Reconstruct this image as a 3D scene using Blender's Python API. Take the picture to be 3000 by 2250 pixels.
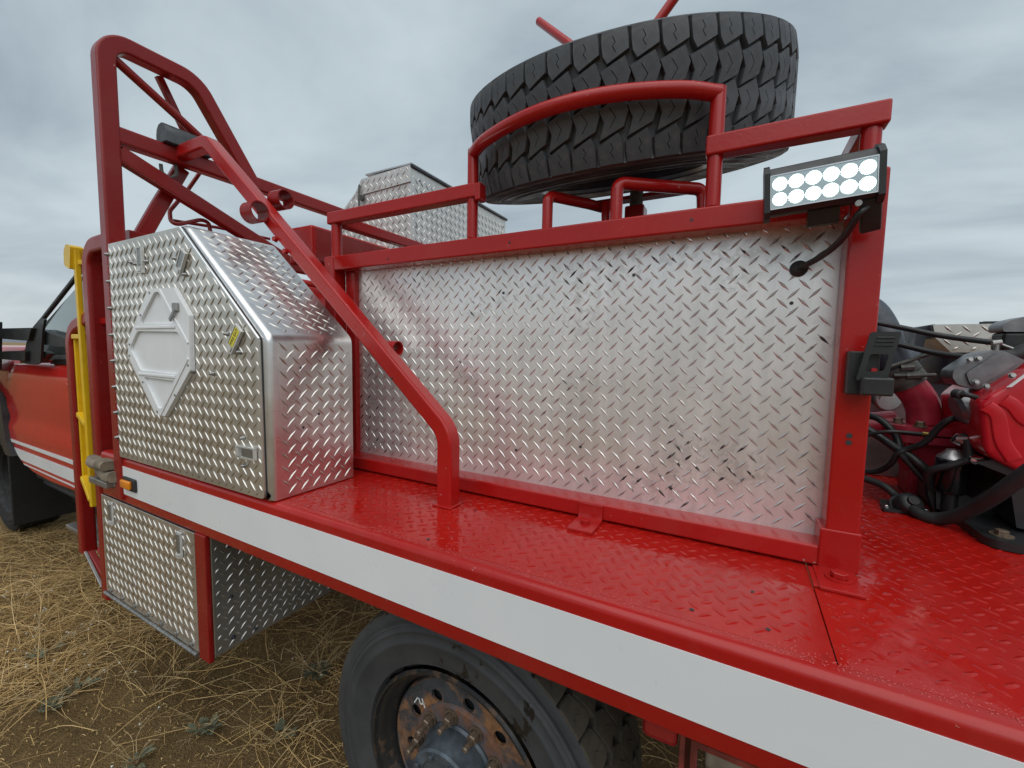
import bpy, bmesh, math, random
import numpy as np
from mathutils import Vector, Matrix, geometry, noise as mnoise

R = math.radians
for o in list(bpy.data.objects):
    bpy.data.objects.remove(o)
scene = bpy.context.scene
COL = scene.collection

# ------------------------------------------------------------------ camera
cam_data = bpy.data.cameras.new('camera')
cam_data.sensor_fit = 'HORIZONTAL'
cam_data.sensor_width = 36.0
cam_data.lens = 14.796
cam_data.clip_start = 0.02
cam_data.clip_end = 5000
cam = bpy.data.objects.new('camera', cam_data)
COL.objects.link(cam)
YAW, PITCH, ROLL = -0.49472791, -0.07930489, 0.01790752
fwd = Vector((math.sin(YAW) * math.cos(PITCH), math.cos(YAW) * math.cos(PITCH), math.sin(PITCH)))
rgt0 = Vector((math.cos(YAW), -math.sin(YAW), 0))
up0 = rgt0.cross(fwd)
rgt = rgt0 * math.cos(ROLL) + up0 * math.sin(ROLL)
upv = up0 * math.cos(ROLL) - rgt0 * math.sin(ROLL)
m = Matrix((rgt, upv, -fwd)).transposed().to_4x4()
m.translation = Vector((0, 0, 1.67))
cam.matrix_world = m
scene.camera = cam

# ------------------------------------------------------------------ sky and sun (overcast)
SUN_EL, SUN_AZ = R(58), R(150)      # azimuth measured from +Y towards +X
world = bpy.data.worlds.new('World')
scene.world = world
world.use_nodes = True
wn, wl = world.node_tree.nodes, world.node_tree.links
wn.clear()
def N(t, **kw):
    n = wn.new(t)
    for k, v in kw.items():
        setattr(n, k, v)
    return n
w_out = N('ShaderNodeOutputWorld')
w_bg = N('ShaderNodeBackground')
w_bg2 = N('ShaderNodeBackground')
w_mix = N('ShaderNodeMixShader')
w_sky = N('ShaderNodeTexSky')
w_sky.sky_type = 'NISHITA'
w_sky.sun_disc = False
w_sky.sun_elevation = SUN_EL
w_sky.sun_rotation = SUN_AZ
w_bg.inputs['Strength'].default_value = 0.08
wl.new(w_sky.outputs[0], w_bg.inputs['Color'])
tc = N('ShaderNodeTexCoord')
sep = N('ShaderNodeSeparateXYZ')
wl.new(tc.outputs['Generated'], sep.inputs[0])
def wmath(op, a, b=None, clamp=False):
    n = N('ShaderNodeMath', operation=op)
    n.use_clamp = clamp
    for i, v in enumerate((a, b)):
        if v is None:
            continue
        if isinstance(v, (int, float)):
            n.inputs[i].default_value = v
        else:
            wl.new(v, n.inputs[i])
    return n.outputs[0]
zc = wmath('MAXIMUM', sep.outputs['Z'], 0.0)
den = wmath('ADD', zc, 0.16)
cx = wmath('DIVIDE', sep.outputs['X'], den)
cy = wmath('DIVIDE', sep.outputs['Y'], den)
comb = N('ShaderNodeCombineXYZ')
wl.new(cx, comb.inputs[0]); wl.new(cy, comb.inputs[1])
mapn = N('ShaderNodeMapping')
mapn.inputs['Rotation'].default_value = (0, 0, R(25))
mapn.inputs['Scale'].default_value = (0.75, 1.25, 1.0)
wl.new(comb.outputs[0], mapn.inputs[0])
n1 = N('ShaderNodeTexNoise')
n1.inputs['Scale'].default_value = 1.15
n1.inputs['Detail'].default_value = 7
n1.inputs['Roughness'].default_value = 0.52
n1.inputs['Distortion'].default_value = 0.35
wl.new(mapn.outputs[0], n1.inputs['Vector'])
ramp = N('ShaderNodeValToRGB')
ramp.color_ramp.elements[0].position = 0.34
ramp.color_ramp.elements[0].color = (0.335, 0.405, 0.465, 1)
ramp.color_ramp.elements[1].position = 0.62
ramp.color_ramp.elements[1].color = (0.575, 0.665, 0.710, 1)
wl.new(n1.outputs['Fac'], ramp.inputs[0])
hz = wmath('POWER', wmath('SUBTRACT', 1.0, zc, True), 7.0)
hmix = N('ShaderNodeMixRGB')
hmix.inputs[2].default_value = (0.640, 0.700, 0.725, 1)
wl.new(wmath('MULTIPLY', hz, 0.75), hmix.inputs[0])
wl.new(ramp.outputs[0], hmix.inputs[1])
wl.new(hmix.outputs[0], w_bg2.inputs['Color'])
w_bg2.inputs['Strength'].default_value = 0.80
w_mix.inputs[0].default_value = 0.92
wl.new(w_bg.outputs[0], w_mix.inputs[1])
wl.new(w_bg2.outputs[0], w_mix.inputs[2])
wl.new(w_mix.outputs[0], w_out.inputs['Surface'])

sun_data = bpy.data.lights.new('sun', 'SUN')
sun_data.energy = 1.5
sun_data.angle = R(80)
sun_data.color = (1.0, 0.97, 0.93)
sun = bpy.data.objects.new('sun', sun_data)
COL.objects.link(sun)
sdir = Vector((math.sin(SUN_AZ) * math.cos(SUN_EL), math.cos(SUN_AZ) * math.cos(SUN_EL), math.sin(SUN_EL)))
sun.rotation_euler = sdir.to_track_quat('Z', 'Y').to_euler()
sun.location = sdir * 30

scene.view_settings.view_transform = 'Standard'
scene.view_settings.look = 'None'
scene.view_settings.gamma = 1.0
scene.view_settings.exposure = 0.33

# ------------------------------------------------------------------ material helpers
MATS = {}
class MT:
    def __init__(s, name):
        s.m = bpy.data.materials.new(name)
        s.m.use_nodes = True
        s.n, s.l = s.m.node_tree.nodes, s.m.node_tree.links
        s.b = s.n['Principled BSDF']
        s.tc = s.n.new('ShaderNodeTexCoord')
        MATS[name] = s.m
    def vec(s, scale=(1, 1, 1), rot=(0, 0, 0)):
        mp = s.n.new('ShaderNodeMapping')
        mp.inputs['Scale'].default_value = scale
        mp.inputs['Rotation'].default_value = rot
        s.l.new(s.tc.outputs['Object'], mp.inputs[0])
        return mp.outputs[0]
    def noise(s, scale, detail=4, rough=0.55, vec=None, dist=0.0):
        t = s.n.new('ShaderNodeTexNoise')
        t.inputs['Scale'].default_value = scale
        t.inputs['Detail'].default_value = detail
        t.inputs['Roughness'].default_value = rough
        t.inputs['Distortion'].default_value = dist
        s.l.new(vec if vec is not None else s.tc.outputs['Object'], t.inputs['Vector'])
        return t.outputs['Fac']
    def voro(s, scale, vec=None, feature='F1'):
        t = s.n.new('ShaderNodeTexVoronoi')
        t.feature = feature
        t.inputs['Scale'].default_value = scale
        s.l.new(vec if vec is not None else s.tc.outputs['Object'], t.inputs['Vector'])
        return t.outputs['Distance']
    def ramp(s, fac, stops):
        r = s.n.new('ShaderNodeValToRGB')
        els = r.color_ramp.elements
        while len(els) < len(stops):
            els.new(0.5)
        for e, (p, c) in zip(els, stops):
            e.position = p
            e.color = (c, c, c, 1) if isinstance(c, (int, float)) else (*c, 1)
        s.l.new(fac, r.inputs[0])
        return r.outputs[0]
    def mix(s, fac, a, b, mode='MIX'):
        n = s.n.new('ShaderNodeMixRGB')
        n.blend_type = mode
        for i, v in enumerate((fac, a, b)):
            if isinstance(v, (int, float)):
                n.inputs[i].default_value = v if i == 0 else (v, v, v, 1)
            elif isinstance(v, tuple):
                n.inputs[i].default_value = (*v, 1)
            else:
                s.l.new(v, n.inputs[i])
        return n.outputs[0]
    def math(s, op, a, b):
        n = s.n.new('ShaderNodeMath'); n.operation = op
        for i, v in enumerate((a, b)):
            if isinstance(v, (int, float)):
                n.inputs[i].default_value = v
            else:
                s.l.new(v, n.inputs[i])
        return n.outputs[0]
    def set(s, **kw):
        for k, v in kw.items():
            i = s.b.inputs[k.replace('_', ' ')]
            if isinstance(v, (int, float)):
                i.default_value = v
            elif isinstance(v, tuple):
                i.default_value = (*v, 1) if len(v) == 3 else v
            else:
                s.l.new(v, i)
        return s
    def bump(s, h, strength=0.3, dist=0.002):
        n = s.n.new('ShaderNodeBump')
        n.inputs['Strength'].default_value = strength
        n.inputs['Distance'].default_value = dist
        s.l.new(h, n.inputs['Height'])
        s.l.new(n.outputs[0], s.b.inputs['Normal'])
        return s

def simple(name, col, rough=0.5, metal=0.0, var=0.25, scale=12, bump=0.15, bscale=120, bdist=0.001):
    t = MT(name)
    nz = t.noise(scale, 5)
    lo = tuple(c * (1 - var) for c in col)
    hi = tuple(min(1, c * (1 + var)) for c in col)
    t.set(Base_Color=t.ramp(nz, [(0.3, lo), (0.7, hi)]), Metallic=metal)
    t.set(Roughness=t.ramp(t.noise(scale * 3, 4), [(0.3, max(0.03, rough * 0.8)), (0.7, min(1, rough * 1.2))]))
    t.bump(t.noise(bscale, 3), bump, bdist)
    return t

# red enamel: wet, slightly orange-peeled, with beads of rain
def red_paint(name, base, r0, r1, drops=0.25):
    t = MT(name)
    big = t.noise(2.2, 5)
    c = t.ramp(big, [(0.3, tuple(x * 0.86 for x in base)), (0.7, tuple(x * 1.10 for x in base))])
    spk = t.ramp(t.noise(170, 2), [(0.74, 0.0), (0.80, 0.75)])
    c = t.mix(spk, c, (0.10, 0.012, 0.012))
    chip = t.math('MULTIPLY', t.ramp(t.noise(58, 3, 0.6), [(0.70, 0.0), (0.715, 1.0)]), t.ramp(t.noise(4.3, 2), [(0.50, 0.0), (0.58, 1.0)]))
    c = t.mix(chip, c, (0.42, 0.20, 0.18))
    dust = t.ramp(t.noise(3.1, 6, 0.7, dist=0.8), [(0.48, 0.0), (0.78, 0.09)])
    c = t.mix(dust, c, (0.30, 0.20, 0.15))
    t.set(Base_Color=c, Roughness=t.ramp(t.noise(5, 5), [(0.35, r0), (0.65, r1)]), Specular_IOR_Level=0.40)
    peel = t.noise(90, 2)
    v = t.voro(260)
    bead = t.ramp(v, [(0.0, 1.0), (0.28, 0.0)])
    gate = t.ramp(t.noise(22, 3), [(0.56, 0.0), (0.66, 1.0)])
    h = t.math('ADD', t.math('MULTIPLY', peel, 0.35), t.math('MULTIPLY', t.math('MULTIPLY', bead, gate), drops))
    t.bump(h, 0.22, 0.003)
    return t
red_paint('red_paint', (0.375, 0.0092, 0.0078), 0.15, 0.30, 0.15)
t = red_paint('red_tube_paint', (0.245, 0.0105, 0.0090), 0.20, 0.34, 0.12)

# red deck: standing film of rain over painted tread plate
t = MT('wet_deck_paint')
big = t.noise(2.6, 6, 0.6)
c = t.ramp(big, [(0.3, (0.315, 0.0075, 0.0050)), (0.7, (0.415, 0.0112, 0.0075))])
grime = t.ramp(t.noise(34, 5, 0.65), [(0.62, 0.0), (0.74, 0.5)])
c = t.mix(grime, c, (0.15, 0.012, 0.007))
t.set(Base_Color=c)
film = t.ramp(t.noise(5.5, 4, 0.5, dist=0.6), [(0.40, 0.0), (0.52, 1.0)])
t.set(Roughness=t.mix(film, 0.30, 0.06), Specular_IOR_Level=0.27)
drip = t.ramp(t.voro(150), [(0.0, 1.0), (0.30, 0.0)])
dg = t.ramp(t.noise(14, 3), [(0.50, 0.0), (0.62, 1.0)])
h = t.math('ADD', t.math('MULTIPLY', t.noise(60, 3), 0.30), t.math('MULTIPLY', t.math('MULTIPLY', drip, dg), 0.35))
t.bump(h, 0.25, 0.003)

# aluminium tread plate
def alu(name, lo, hi, r0, r1, metal=1.0, streak=True, smut=0.0, smut_col=(0.10, 0.095, 0.09), pink=0.0):
    t = MT(name)
    blot = t.noise(3.2, 5, 0.55, dist=0.4)
    c = t.ramp(blot, [(0.32, lo), (0.68, hi)])
    if streak:
        st = t.noise(7, 4, 0.6, vec=t.vec((5.0, 5.0, 0.25)))
        c = t.mix(0.22, c, t.ramp(st, [(0.35, 0.42), (0.65, 0.95)]), 'MULTIPLY')
    if pink:
        pk = t.ramp(t.noise(2.0, 4), [(0.45, 0.0), (0.7, pink)])
        c = t.mix(pk, c, (0.62, 0.42, 0.42))
    if smut:
        sm = t.math('MULTIPLY', t.ramp(t.noise(3.6, 3), [(0.50, 0.0), (0.60, 1.0)]),
                    t.ramp(t.noise(36, 2), [(0.50, 0.0), (0.58, smut)]))
        c = t.mix(sm, c, smut_col)
    scr = t.ramp(t.noise(5, 2, 0.5, vec=t.vec((1.0, 1.0, 46.0), (0.0, R(17), 0.0))), [(0.705, 0.0), (0.72, 0.30)])
    c = t.mix(scr, c, (0.30, 0.29, 0.28))
    sp = t.ramp(t.noise(240, 2), [(0.72, 0.0), (0.80, 0.6)])
    c = t.mix(sp, c, (0.28, 0.26, 0.24))
    t.set(Base_Color=c, Metallic=metal)
    t.set(Roughness=t.ramp(t.noise(9, 6, 0.65), [(0.3, r0), (0.7, r1)]))
    t.bump(t.math('ADD', t.noise(12, 3), t.math('MULTIPLY', t.noise(160, 3), 0.15)), 0.10, 0.004)
    return t
alu('aluminium_plate', (0.80, 0.785, 0.765), (0.95, 0.935, 0.92), 0.26, 0.42, 0.66, smut=0.20, pink=0.10)
alu('box_plate', (0.66, 0.65, 0.64), (0.86, 0.85, 0.84), 0.24, 0.36, 0.95, pink=0.05)
alu('aluminium_lug', (0.52, 0.51, 0.49), (0.70, 0.69, 0.67), 0.30, 0.44, 0.9, streak=False, smut=0.95, smut_col=(0.035, 0.033, 0.03))
alu('door_plate', (0.58, 0.555, 0.505), (0.78, 0.75, 0.695), 0.28, 0.42, 0.84)
alu('door_lug', (0.50, 0.485, 0.45), (0.66, 0.64, 0.60), 0.32, 0.46, 0.95, streak=False)
alu('dull_aluminium', (0.55, 0.55, 0.55), (0.72, 0.72, 0.71), 0.30, 0.45, 0.9)
alu('pale_aluminium', (0.66, 0.66, 0.64), (0.82, 0.82, 0.80), 0.35, 0.5, 0.55)
alu('shaded_plate', (0.42, 0.415, 0.40), (0.60, 0.59, 0.57), 0.30, 0.42, 0.85)  # darker aluminium, with the deep shade under the bed painted into it
alu('bright_metal', (0.75, 0.75, 0.76), (0.9, 0.9, 0.9), 0.12, 0.25, 1.0, streak=False)

t = MT('white_vinyl')
t.set(Base_Color=t.mix(t.ramp(t.noise(60, 4, 0.7), [(0.66, 0.0), (0.78, 0.35)]),
      t.ramp(t.noise(3, 3), [(0.3, (0.70, 0.725, 0.74)), (0.7, (0.76, 0.775, 0.785))]), (0.50, 0.50, 0.48)), Roughness=t.ramp(t.noise(8, 5, 0.65), [(0.3, 0.24), (0.7, 0.46)]))
t.bump(t.noise(9, 3), 0.10, 0.004)
simple('white_enamel', (0.76, 0.78, 0.79), 0.35, var=0.05, scale=8, bump=0.06)
t = MT('tyre_rubber')
c = t.ramp(t.noise(9, 6, 0.65), [(0.3, (0.038, 0.044, 0.051)), (0.7, (0.080, 0.088, 0.098))])
c = t.mix(t.ramp(t.noise(70, 4), [(0.55, 0.0), (0.72, 0.55)]), c, (0.115, 0.110, 0.100))
t.set(Base_Color=c, Roughness=t.ramp(t.noise(16, 4), [(0.35, 0.42), (0.65, 0.68)]))
t.bump(t.noise(140, 4), 0.25, 0.001)
t = MT('dusty_rubber')
c = t.ramp(t.noise(7, 6, 0.65), [(0.3, (0.026, 0.028, 0.031)), (0.7, (0.056, 0.058, 0.061))])
wet = t.ramp(t.noise(9, 5, 0.6, vec=t.vec((1.0, 1.0, 0.45))), [(0.585, 0.0), (0.605, 1.0)])
c = t.mix(wet, c, (0.010, 0.010, 0.011))
t.set(Base_Color=c, Roughness=t.mix(wet, 0.72, 0.25))
t.bump(t.noise(120, 4), 0.2, 0.001)
t = MT('muddy_rubber')
c = t.ramp(t.noise(18, 6, 0.7), [(0.3, (0.028, 0.025, 0.020)), (0.7, (0.085, 0.072, 0.052))])
t.set(Base_Color=c, Roughness=0.85)
t.bump(t.noise(90, 5, 0.7), 0.5, 0.003)
t = MT('rusty_steel')
c = t.ramp(t.noise(14, 6, 0.6), [(0.3, (0.045, 0.055, 0.070)), (0.7, (0.11, 0.125, 0.145))])
rs = t.ramp(t.noise(6.5, 7, 0.68, dist=0.5), [(0.47, 0.0), (0.57, 1.0)])
rc = t.ramp(t.noise(40, 5, 0.7), [(0.3, (0.11, 0.046, 0.020)), (0.7, (0.32, 0.160, 0.070))])
c = t.mix(rs, c, rc)
t.set(Base_Color=c, Roughness=t.mix(rs, 0.42, 0.85), Metallic=t.mix(rs, 0.45, 0.0))
t.bump(t.noise(70, 5, 0.7), 0.35, 0.002)
t = MT('dark_rim')
rs = t.ramp(t.noise(12, 6, 0.7), [(0.52, 0.0), (0.64, 0.8)])
t.set(Base_Color=t.mix(rs, (0.018, 0.020, 0.022), (0.14, 0.075, 0.035)), Roughness=t.mix(rs, 0.28, 0.8))
t.bump(t.noise(60, 4), 0.2, 0.002)
t = MT('rust')
rc = t.ramp(t.noise(26, 6, 0.7), [(0.3, (0.070, 0.034, 0.022)), (0.7, (0.21, 0.090, 0.045))])
t.set(Base_Color=t.mix(t.ramp(t.noise(16, 6, 0.7), [(0.44, 0.0), (0.60, 0.85)]), rc, (0.085, 0.092, 0.105)), Roughness=0.8)
t.bump(t.noise(90, 5, 0.7), 0.4, 0.002)
simple('hub_steel', (0.085, 0.105, 0.125), 0.42, 0.35, var=0.5, scale=22, bump=0.3, bscale=60)
simple('stud_steel', (0.20, 0.15, 0.11), 0.5, 0.6, var=0.4, scale=50)
simple('black_plastic', (0.016, 0.017, 0.018), 0.42, var=0.3)
simple('black_gloss', (0.010, 0.010, 0.011), 0.18, var=0.3)
simple('black_rubber', (0.022, 0.022, 0.023), 0.6, var=0.3)
simple('shaded_rubber', (0.008, 0.008, 0.008), 0.7, var=0.3)  # near-black: the shade below the cab is put into the colour
simple('grey_block', (0.055, 0.062, 0.068), 0.5, var=0.35, scale=30)
simple('yellow_fibreglass', (0.72, 0.46, 0.012), 0.35, var=0.12, scale=9)
simple('cloth', (0.20, 0.165, 0.12), 0.95, var=0.4, scale=18, bump=0.6, bscale=260)
simple('orange_cloth', (0.62, 0.20, 0.018), 0.8, var=0.3, scale=20, bump=0.5, bscale=80)
simple('amber_lens', (0.75, 0.24, 0.012), 0.15, var=0.15)
simple('grey_steel', (0.33, 0.33, 0.32), 0.38, 0.8, var=0.25)
simple('engine_grey', (0.22, 0.225, 0.235), 0.38, 0.6, var=0.3, scale=20)
simple('clamp_grey', (0.10, 0.10, 0.09), 0.55, 0.4, var=0.4, scale=30)
simple('pump_red', (0.42, 0.030, 0.055), 0.36, var=0.25, scale=14, bump=0.3, bscale=60)
simple('engine_red', (0.50, 0.012, 0.022), 0.20, var=0.12)
simple('cab_red', (0.50, 0.018, 0.014), 0.12, var=0.06, bump=0.02)
simple('brass', (0.62, 0.42, 0.12), 0.3, 1.0)
simple('charcoal', (0.035, 0.042, 0.055), 0.5, var=0.3)
simple('yellow_label', (0.75, 0.66, 0.05), 0.45, var=0.05)
simple('ink', (0.03, 0.03, 0.03), 0.6, var=0.1)
simple('chalk', (0.75, 0.76, 0.75), 0.9, var=0.1)
simple('marker_red', (0.30, 0.02, 0.02), 0.25, var=0.2)
simple('pale_wood', (0.20, 0.17, 0.13), 0.8, var=0.4, scale=20)
t = MT('window_glass')
t.set(Base_Color=(0.26, 0.31, 0.31), Roughness=0.04, Metallic=0.6, Specular_IOR_Level=0.9)
t = MT('lens_glass')
t.set(Base_Color=(0.9, 0.95, 0.95), Roughness=0.05, Transmission_Weight=0.9)
t = MT('led_light')
t.set(Base_Color=(1, 1, 1), Emission_Color=(0.86, 1.0, 0.96), Emission_Strength=14.0)
t = MT('led_optic')
t.set(Base_Color=(0.9, 1, 1), Emission_Color=(0.80, 1.0, 0.93), Emission_Strength=0.45)
t = MT('reflector')
t.set(Base_Color=(0.55, 0.62, 0.62), Metallic=1.0, Roughness=0.15)
# soil
t = MT('soil')
big = t.noise(1.1, 6, 0.6)
c = t.ramp(big, [(0.3, (0.200, 0.128, 0.052)), (0.7, (0.410, 0.272, 0.122))])
fine = t.noise(38, 6, 0.7)
c = t.mix(0.55, c, t.ramp(fine, [(0.3, 0.35), (0.7, 1.0)]), 'MULTIPLY')
c = t.mix(t.ramp(t.noise(130, 3), [(0.66, 0.0), (0.74, 0.7)]), c, (0.46, 0.33, 0.16))
t.set(Base_Color=c, Roughness=0.95, Specular_IOR_Level=0.2)
t.bump(t.math('ADD', t.math('MULTIPLY', t.noise(14, 6, 0.7), 1.6), t.noise(120, 4, 0.6)), 1.0, 0.03)
t = MT('straw')
oi = t.n.new('ShaderNodeAttribute'); oi.attribute_name = 'tint'
c = t.ramp(oi.outputs['Fac'], [(0.0, (0.27, 0.165, 0.060)), (0.5, (0.62, 0.415, 0.165)), (1.0, (0.86, 0.66, 0.36))])
t.set(Base_Color=c, Roughness=0.7)
t = MT('rain_water')
t.set(Base_Color=(0.46, 0.035, 0.028), Roughness=0.04, Specular_IOR_Level=0.6)
simple('rusty_red', (0.20, 0.035, 0.025), 0.6, var=0.5, scale=18, bump=0.4, bscale=80)
simple('weed_leaf', (0.125, 0.135, 0.085), 0.8, var=0.4, scale=30)
simple('weed_flower', (0.48, 0.47, 0.40), 0.8, var=0.2, scale=30)
simple('hill_scrub', (0.16, 0.17, 0.19), 0.95, var=0.2, scale=0.05)

# ------------------------------------------------------------------ mesh helpers
ORIGIN = Vector((0, 0, 0))
def base_of(parent):
    v = Vector((0, 0, 0))
    p = parent
    while p is not None:
        v += p.location
        p = p.parent
    return v
def link(name, mesh, mat=None, parent=None, sharp=35, smooth=True):
    o = bpy.data.objects.new(name, mesh)
    COL.objects.link(o)
    if mat is not None and not mesh.materials:
        mesh.materials.append(MATS[mat])
    if smooth:
        mesh.polygons.foreach_set('use_smooth', [True] * len(mesh.polygons))
        mesh.set_sharp_from_angle(angle=R(sharp))
    if parent is not None:
        o.parent = parent
    return o
def mk(name, verts, faces, mat, parent=None, sharp=35, smooth=True, fix=True, origin=None):
    """one mesh object from world-space vertices; stored relative to its parent, origin at its middle"""
    b = base_of(parent)
    vs = [Vector(v) for v in verts]
    if origin is None:
        lo = Vector((min(v.x for v in vs), min(v.y for v in vs), min(v.z for v in vs)))
        hi = Vector((max(v.x for v in vs), max(v.y for v in vs), max(v.z for v in vs)))
        origin = Vector(((lo.x + hi.x) / 2, (lo.y + hi.y) / 2, lo.z))
    origin = Vector(origin)
    me = bpy.data.meshes.new(name)
    me.from_pydata([tuple(v - origin) for v in vs], [], faces)
    if fix:
        bm = bmesh.new(); bm.from_mesh(me)
        bmesh.ops.recalc_face_normals(bm, faces=bm.faces)
        bm.to_mesh(me); bm.free()
    me.update()
    o = link(name, me, mat, parent, sharp, smooth)
    o.location = origin - b
    return o
def thing(name, label, cat, loc=(0, 0, 0), group=None):
    o = bpy.data.objects.new(name, None)
    COL.objects.link(o)
    o.empty_display_size = 0.1
    o.location = loc
    o['label'] = label; o['category'] = cat
    if group:
        o['group'] = group
    return o
def tag(o, label, cat, group=None):
    o['label'] = label; o['category'] = cat
    if group:
        o['group'] = group
    return o
class G:
    """collects verts and faces of one part"""
    def __init__(s):
        s.v, s.f = [], []
    def add(s, verts, faces):
        k = len(s.v)
        s.v += [Vector(v) for v in verts]
        s.f += [tuple(i + k for i in f) for f in faces]
        return s
    def build(s, name, mat, parent=None, **kw):
        return mk(name, s.v, s.f, mat, parent, **kw)
def box_vf(x0, x1, y0, y1, z0, z1, b=0.003, seg=2):
    bm = bmesh.new()
    bmesh.ops.create_cube(bm, size=1.0)
    for v in bm.verts:
        v.co = Vector(((x0 + x1) / 2 + v.co.x * (x1 - x0), (y0 + y1) / 2 + v.co.y * (y1 - y0), (z0 + z1) / 2 + v.co.z * (z1 - z0)))
    if b:
        bmesh.ops.bevel(bm, geom=list(bm.edges), offset=b, segments=seg, profile=0.5, affect='EDGES')
    bm.verts.index_update()
    vs = [v.co.copy() for v in bm.verts]
    fs = [tuple(v.index for v in f.verts) for f in bm.faces]
    bm.free()
    return vs, fs
def box(name, x0, x1, y0, y1, z0, z1, mat, parent=None, b=0.003, seg=2, **kw):
    kw.setdefault('sharp', 12)
    return mk(name, *box_vf(x0, x1, y0, y1, z0, z1, b, seg), mat, parent, **kw)
def fillet(pts, r, n=6):
    pts = [Vector(p) for p in pts]
    rr = r if isinstance(r, (list, tuple)) else [r] * len(pts)
    out = [pts[0]]
    for i in range(1, len(pts) - 1):
        a, b, c = pts[i - 1], pts[i], pts[i + 1]
        u, w = (a - b).normalized(), (c - b).normalized()
        ang = u.angle(w)
        if ang > 3.1 or rr[i] <= 0:
            out.append(b); continue
        d = min(rr[i] / math.tan(ang / 2), (a - b).length * 0.48, (c - b).length * 0.48)
        rad = d * math.tan(ang / 2)
        cen = b + (u + w).normalized() * (rad / math.sin(ang / 2))
        p0, p1 = b + u * d, b + w * d
        v0, v1 = p0 - cen, p1 - cen
        tot = v0.angle(v1)
        ax = v0.cross(v1).normalized()
        for k in range(n + 1):
            out.append(cen + Matrix.Rotation(tot * k / n, 3, ax) @ v0)
    out.append(pts[-1])
    return out
def spline(pts, n=8):
    p = [Vector(q) for q in pts]
    p = [p[0] * 2 - p[1]] + p + [p[-1] * 2 - p[-2]]
    out = []
    for i in range(1, len(p) - 2):
        for k in range(n):
            t = k / n
            a, b, c, d = p[i - 1], p[i], p[i + 1], p[i + 2]
            out.append(0.5 * ((2 * b) + (c - a) * t + (2 * a - 5 * b + 4 * c - d) * t * t + (3 * b - a - 3 * c + d) * t ** 3))
    out.append(p[-2])
    return out
def rsq(w, h, r=0.006, n=3):
    pts = []
    for cx_, cy_, a0 in ((w / 2 - r, h / 2 - r, 0), (-w / 2 + r, h / 2 - r, 90), (-w / 2 + r, -h / 2 + r, 180), (w / 2 - r, -h / 2 + r, 270)):
        for k in range(n + 1):
            a = R(a0 + 90 * k / n)
            pts.append((cx_ + r * math.cos(a), cy_ + r * math.sin(a)))
    return pts
def circ(r, n=12):
    return [(r * math.cos(2 * math.pi * k / n), r * math.sin(2 * math.pi * k / n)) for k in range(n)]
def sweep_vf(path, prof, up=(0, 0, 1), scale=None, cap=True):
    path = [Vector(p) for p in path]
    path = [p for i, p in enumerate(path) if i == 0 or (p - path[i - 1]).length > 1e-6]
    n = len(path)
    ts = []
    for i in range(n):
        a = path[max(i - 1, 0)]; b = path[min(i + 1, n - 1)]
        if 0 < i < n - 1:
            t = ((path[i] - a).normalized() + (b - path[i]).normalized())
        else:
            t = b - a
        ts.append(t.normalized())
    u = Vector(up)
    if abs(u.normalized().dot(ts[0])) > 0.98:
        u = Vector((1, 0, 0)) if abs(ts[0].x) < 0.9 else Vector((0, 1, 0))
    nrm = (u - ts[0] * u.dot(ts[0])).normalized()
    vs, fs = [], []
    m_ = len(prof)
    for i in range(n):
        if i:
            q = ts[i - 1].rotation_difference(ts[i])
            nrm = q @ nrm
            nrm = (nrm - ts[i] * nrm.dot(ts[i])).normalized()
        bn = ts[i].cross(nrm)
        k = scale[i] if scale else 1.0
        if 0 < i < n - 1:
            c = max(0.5, math.cos((path[i] - path[i - 1]).angle(path[i + 1] - path[i]) / 2))
        for a, b in prof:
            vs.append(path[i] + nrm * (b * k) + bn * (a * k))
    for i in range(n - 1):
        for j in range(m_):
            fs.append((i * m_ + j, i * m_ + (j + 1) % m_, (i + 1) * m_ + (j + 1) % m_, (i + 1) * m_ + j))
    if cap:
        fs.append(tuple(range(m_ - 1, -1, -1)))
        fs.append(tuple((n - 1) * m_ + j for j in range(m_)))
    return vs, fs
def sqtube(name, pts, w, h, mat, parent=None, r=0.03, up=(0, 0, 1), cr=0.007, n=10, **kw):
    kw.setdefault('sharp', 12)
    return mk(name, *sweep_vf(fillet(pts, r, n), rsq(w, h, cr), up), mat, parent, **kw)
def pipe(name, pts, rad, mat, parent=None, r=0.03, n=12, seg=6, smooth_path=False, **kw):
    path = spline(pts, 8) if smooth_path else fillet(pts, r, seg)
    return mk(name, *sweep_vf(path, circ(rad, n)), mat, parent, **kw)
def resample(path, step):
    out = [path[0]]; acc = 0.0
    for a, b in zip(path, path[1:]):
        L = (b - a).length
        d = step - acc
        while d <= L:
            out.append(a.lerp(b, d / L)); d += step
        acc = L - (d - step)
    return out
def conduit(name, pts, rad, mat, parent=None, pitch=0.0035, n=9, **kw):
    path = resample(spline(pts, 14), pitch)
    sc = [1.0 if i % 2 else 0.86 for i in range(len(path))]
    return mk(name, *sweep_vf(path, circ(rad, n), scale=sc), mat, parent, sharp=80, **kw)
def frame_mat(o, u, v):
    o, u, v = Vector(o), Vector(u).normalized(), Vector(v).normalized()
    return o, u, v, u.cross(v).normalized()
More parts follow.
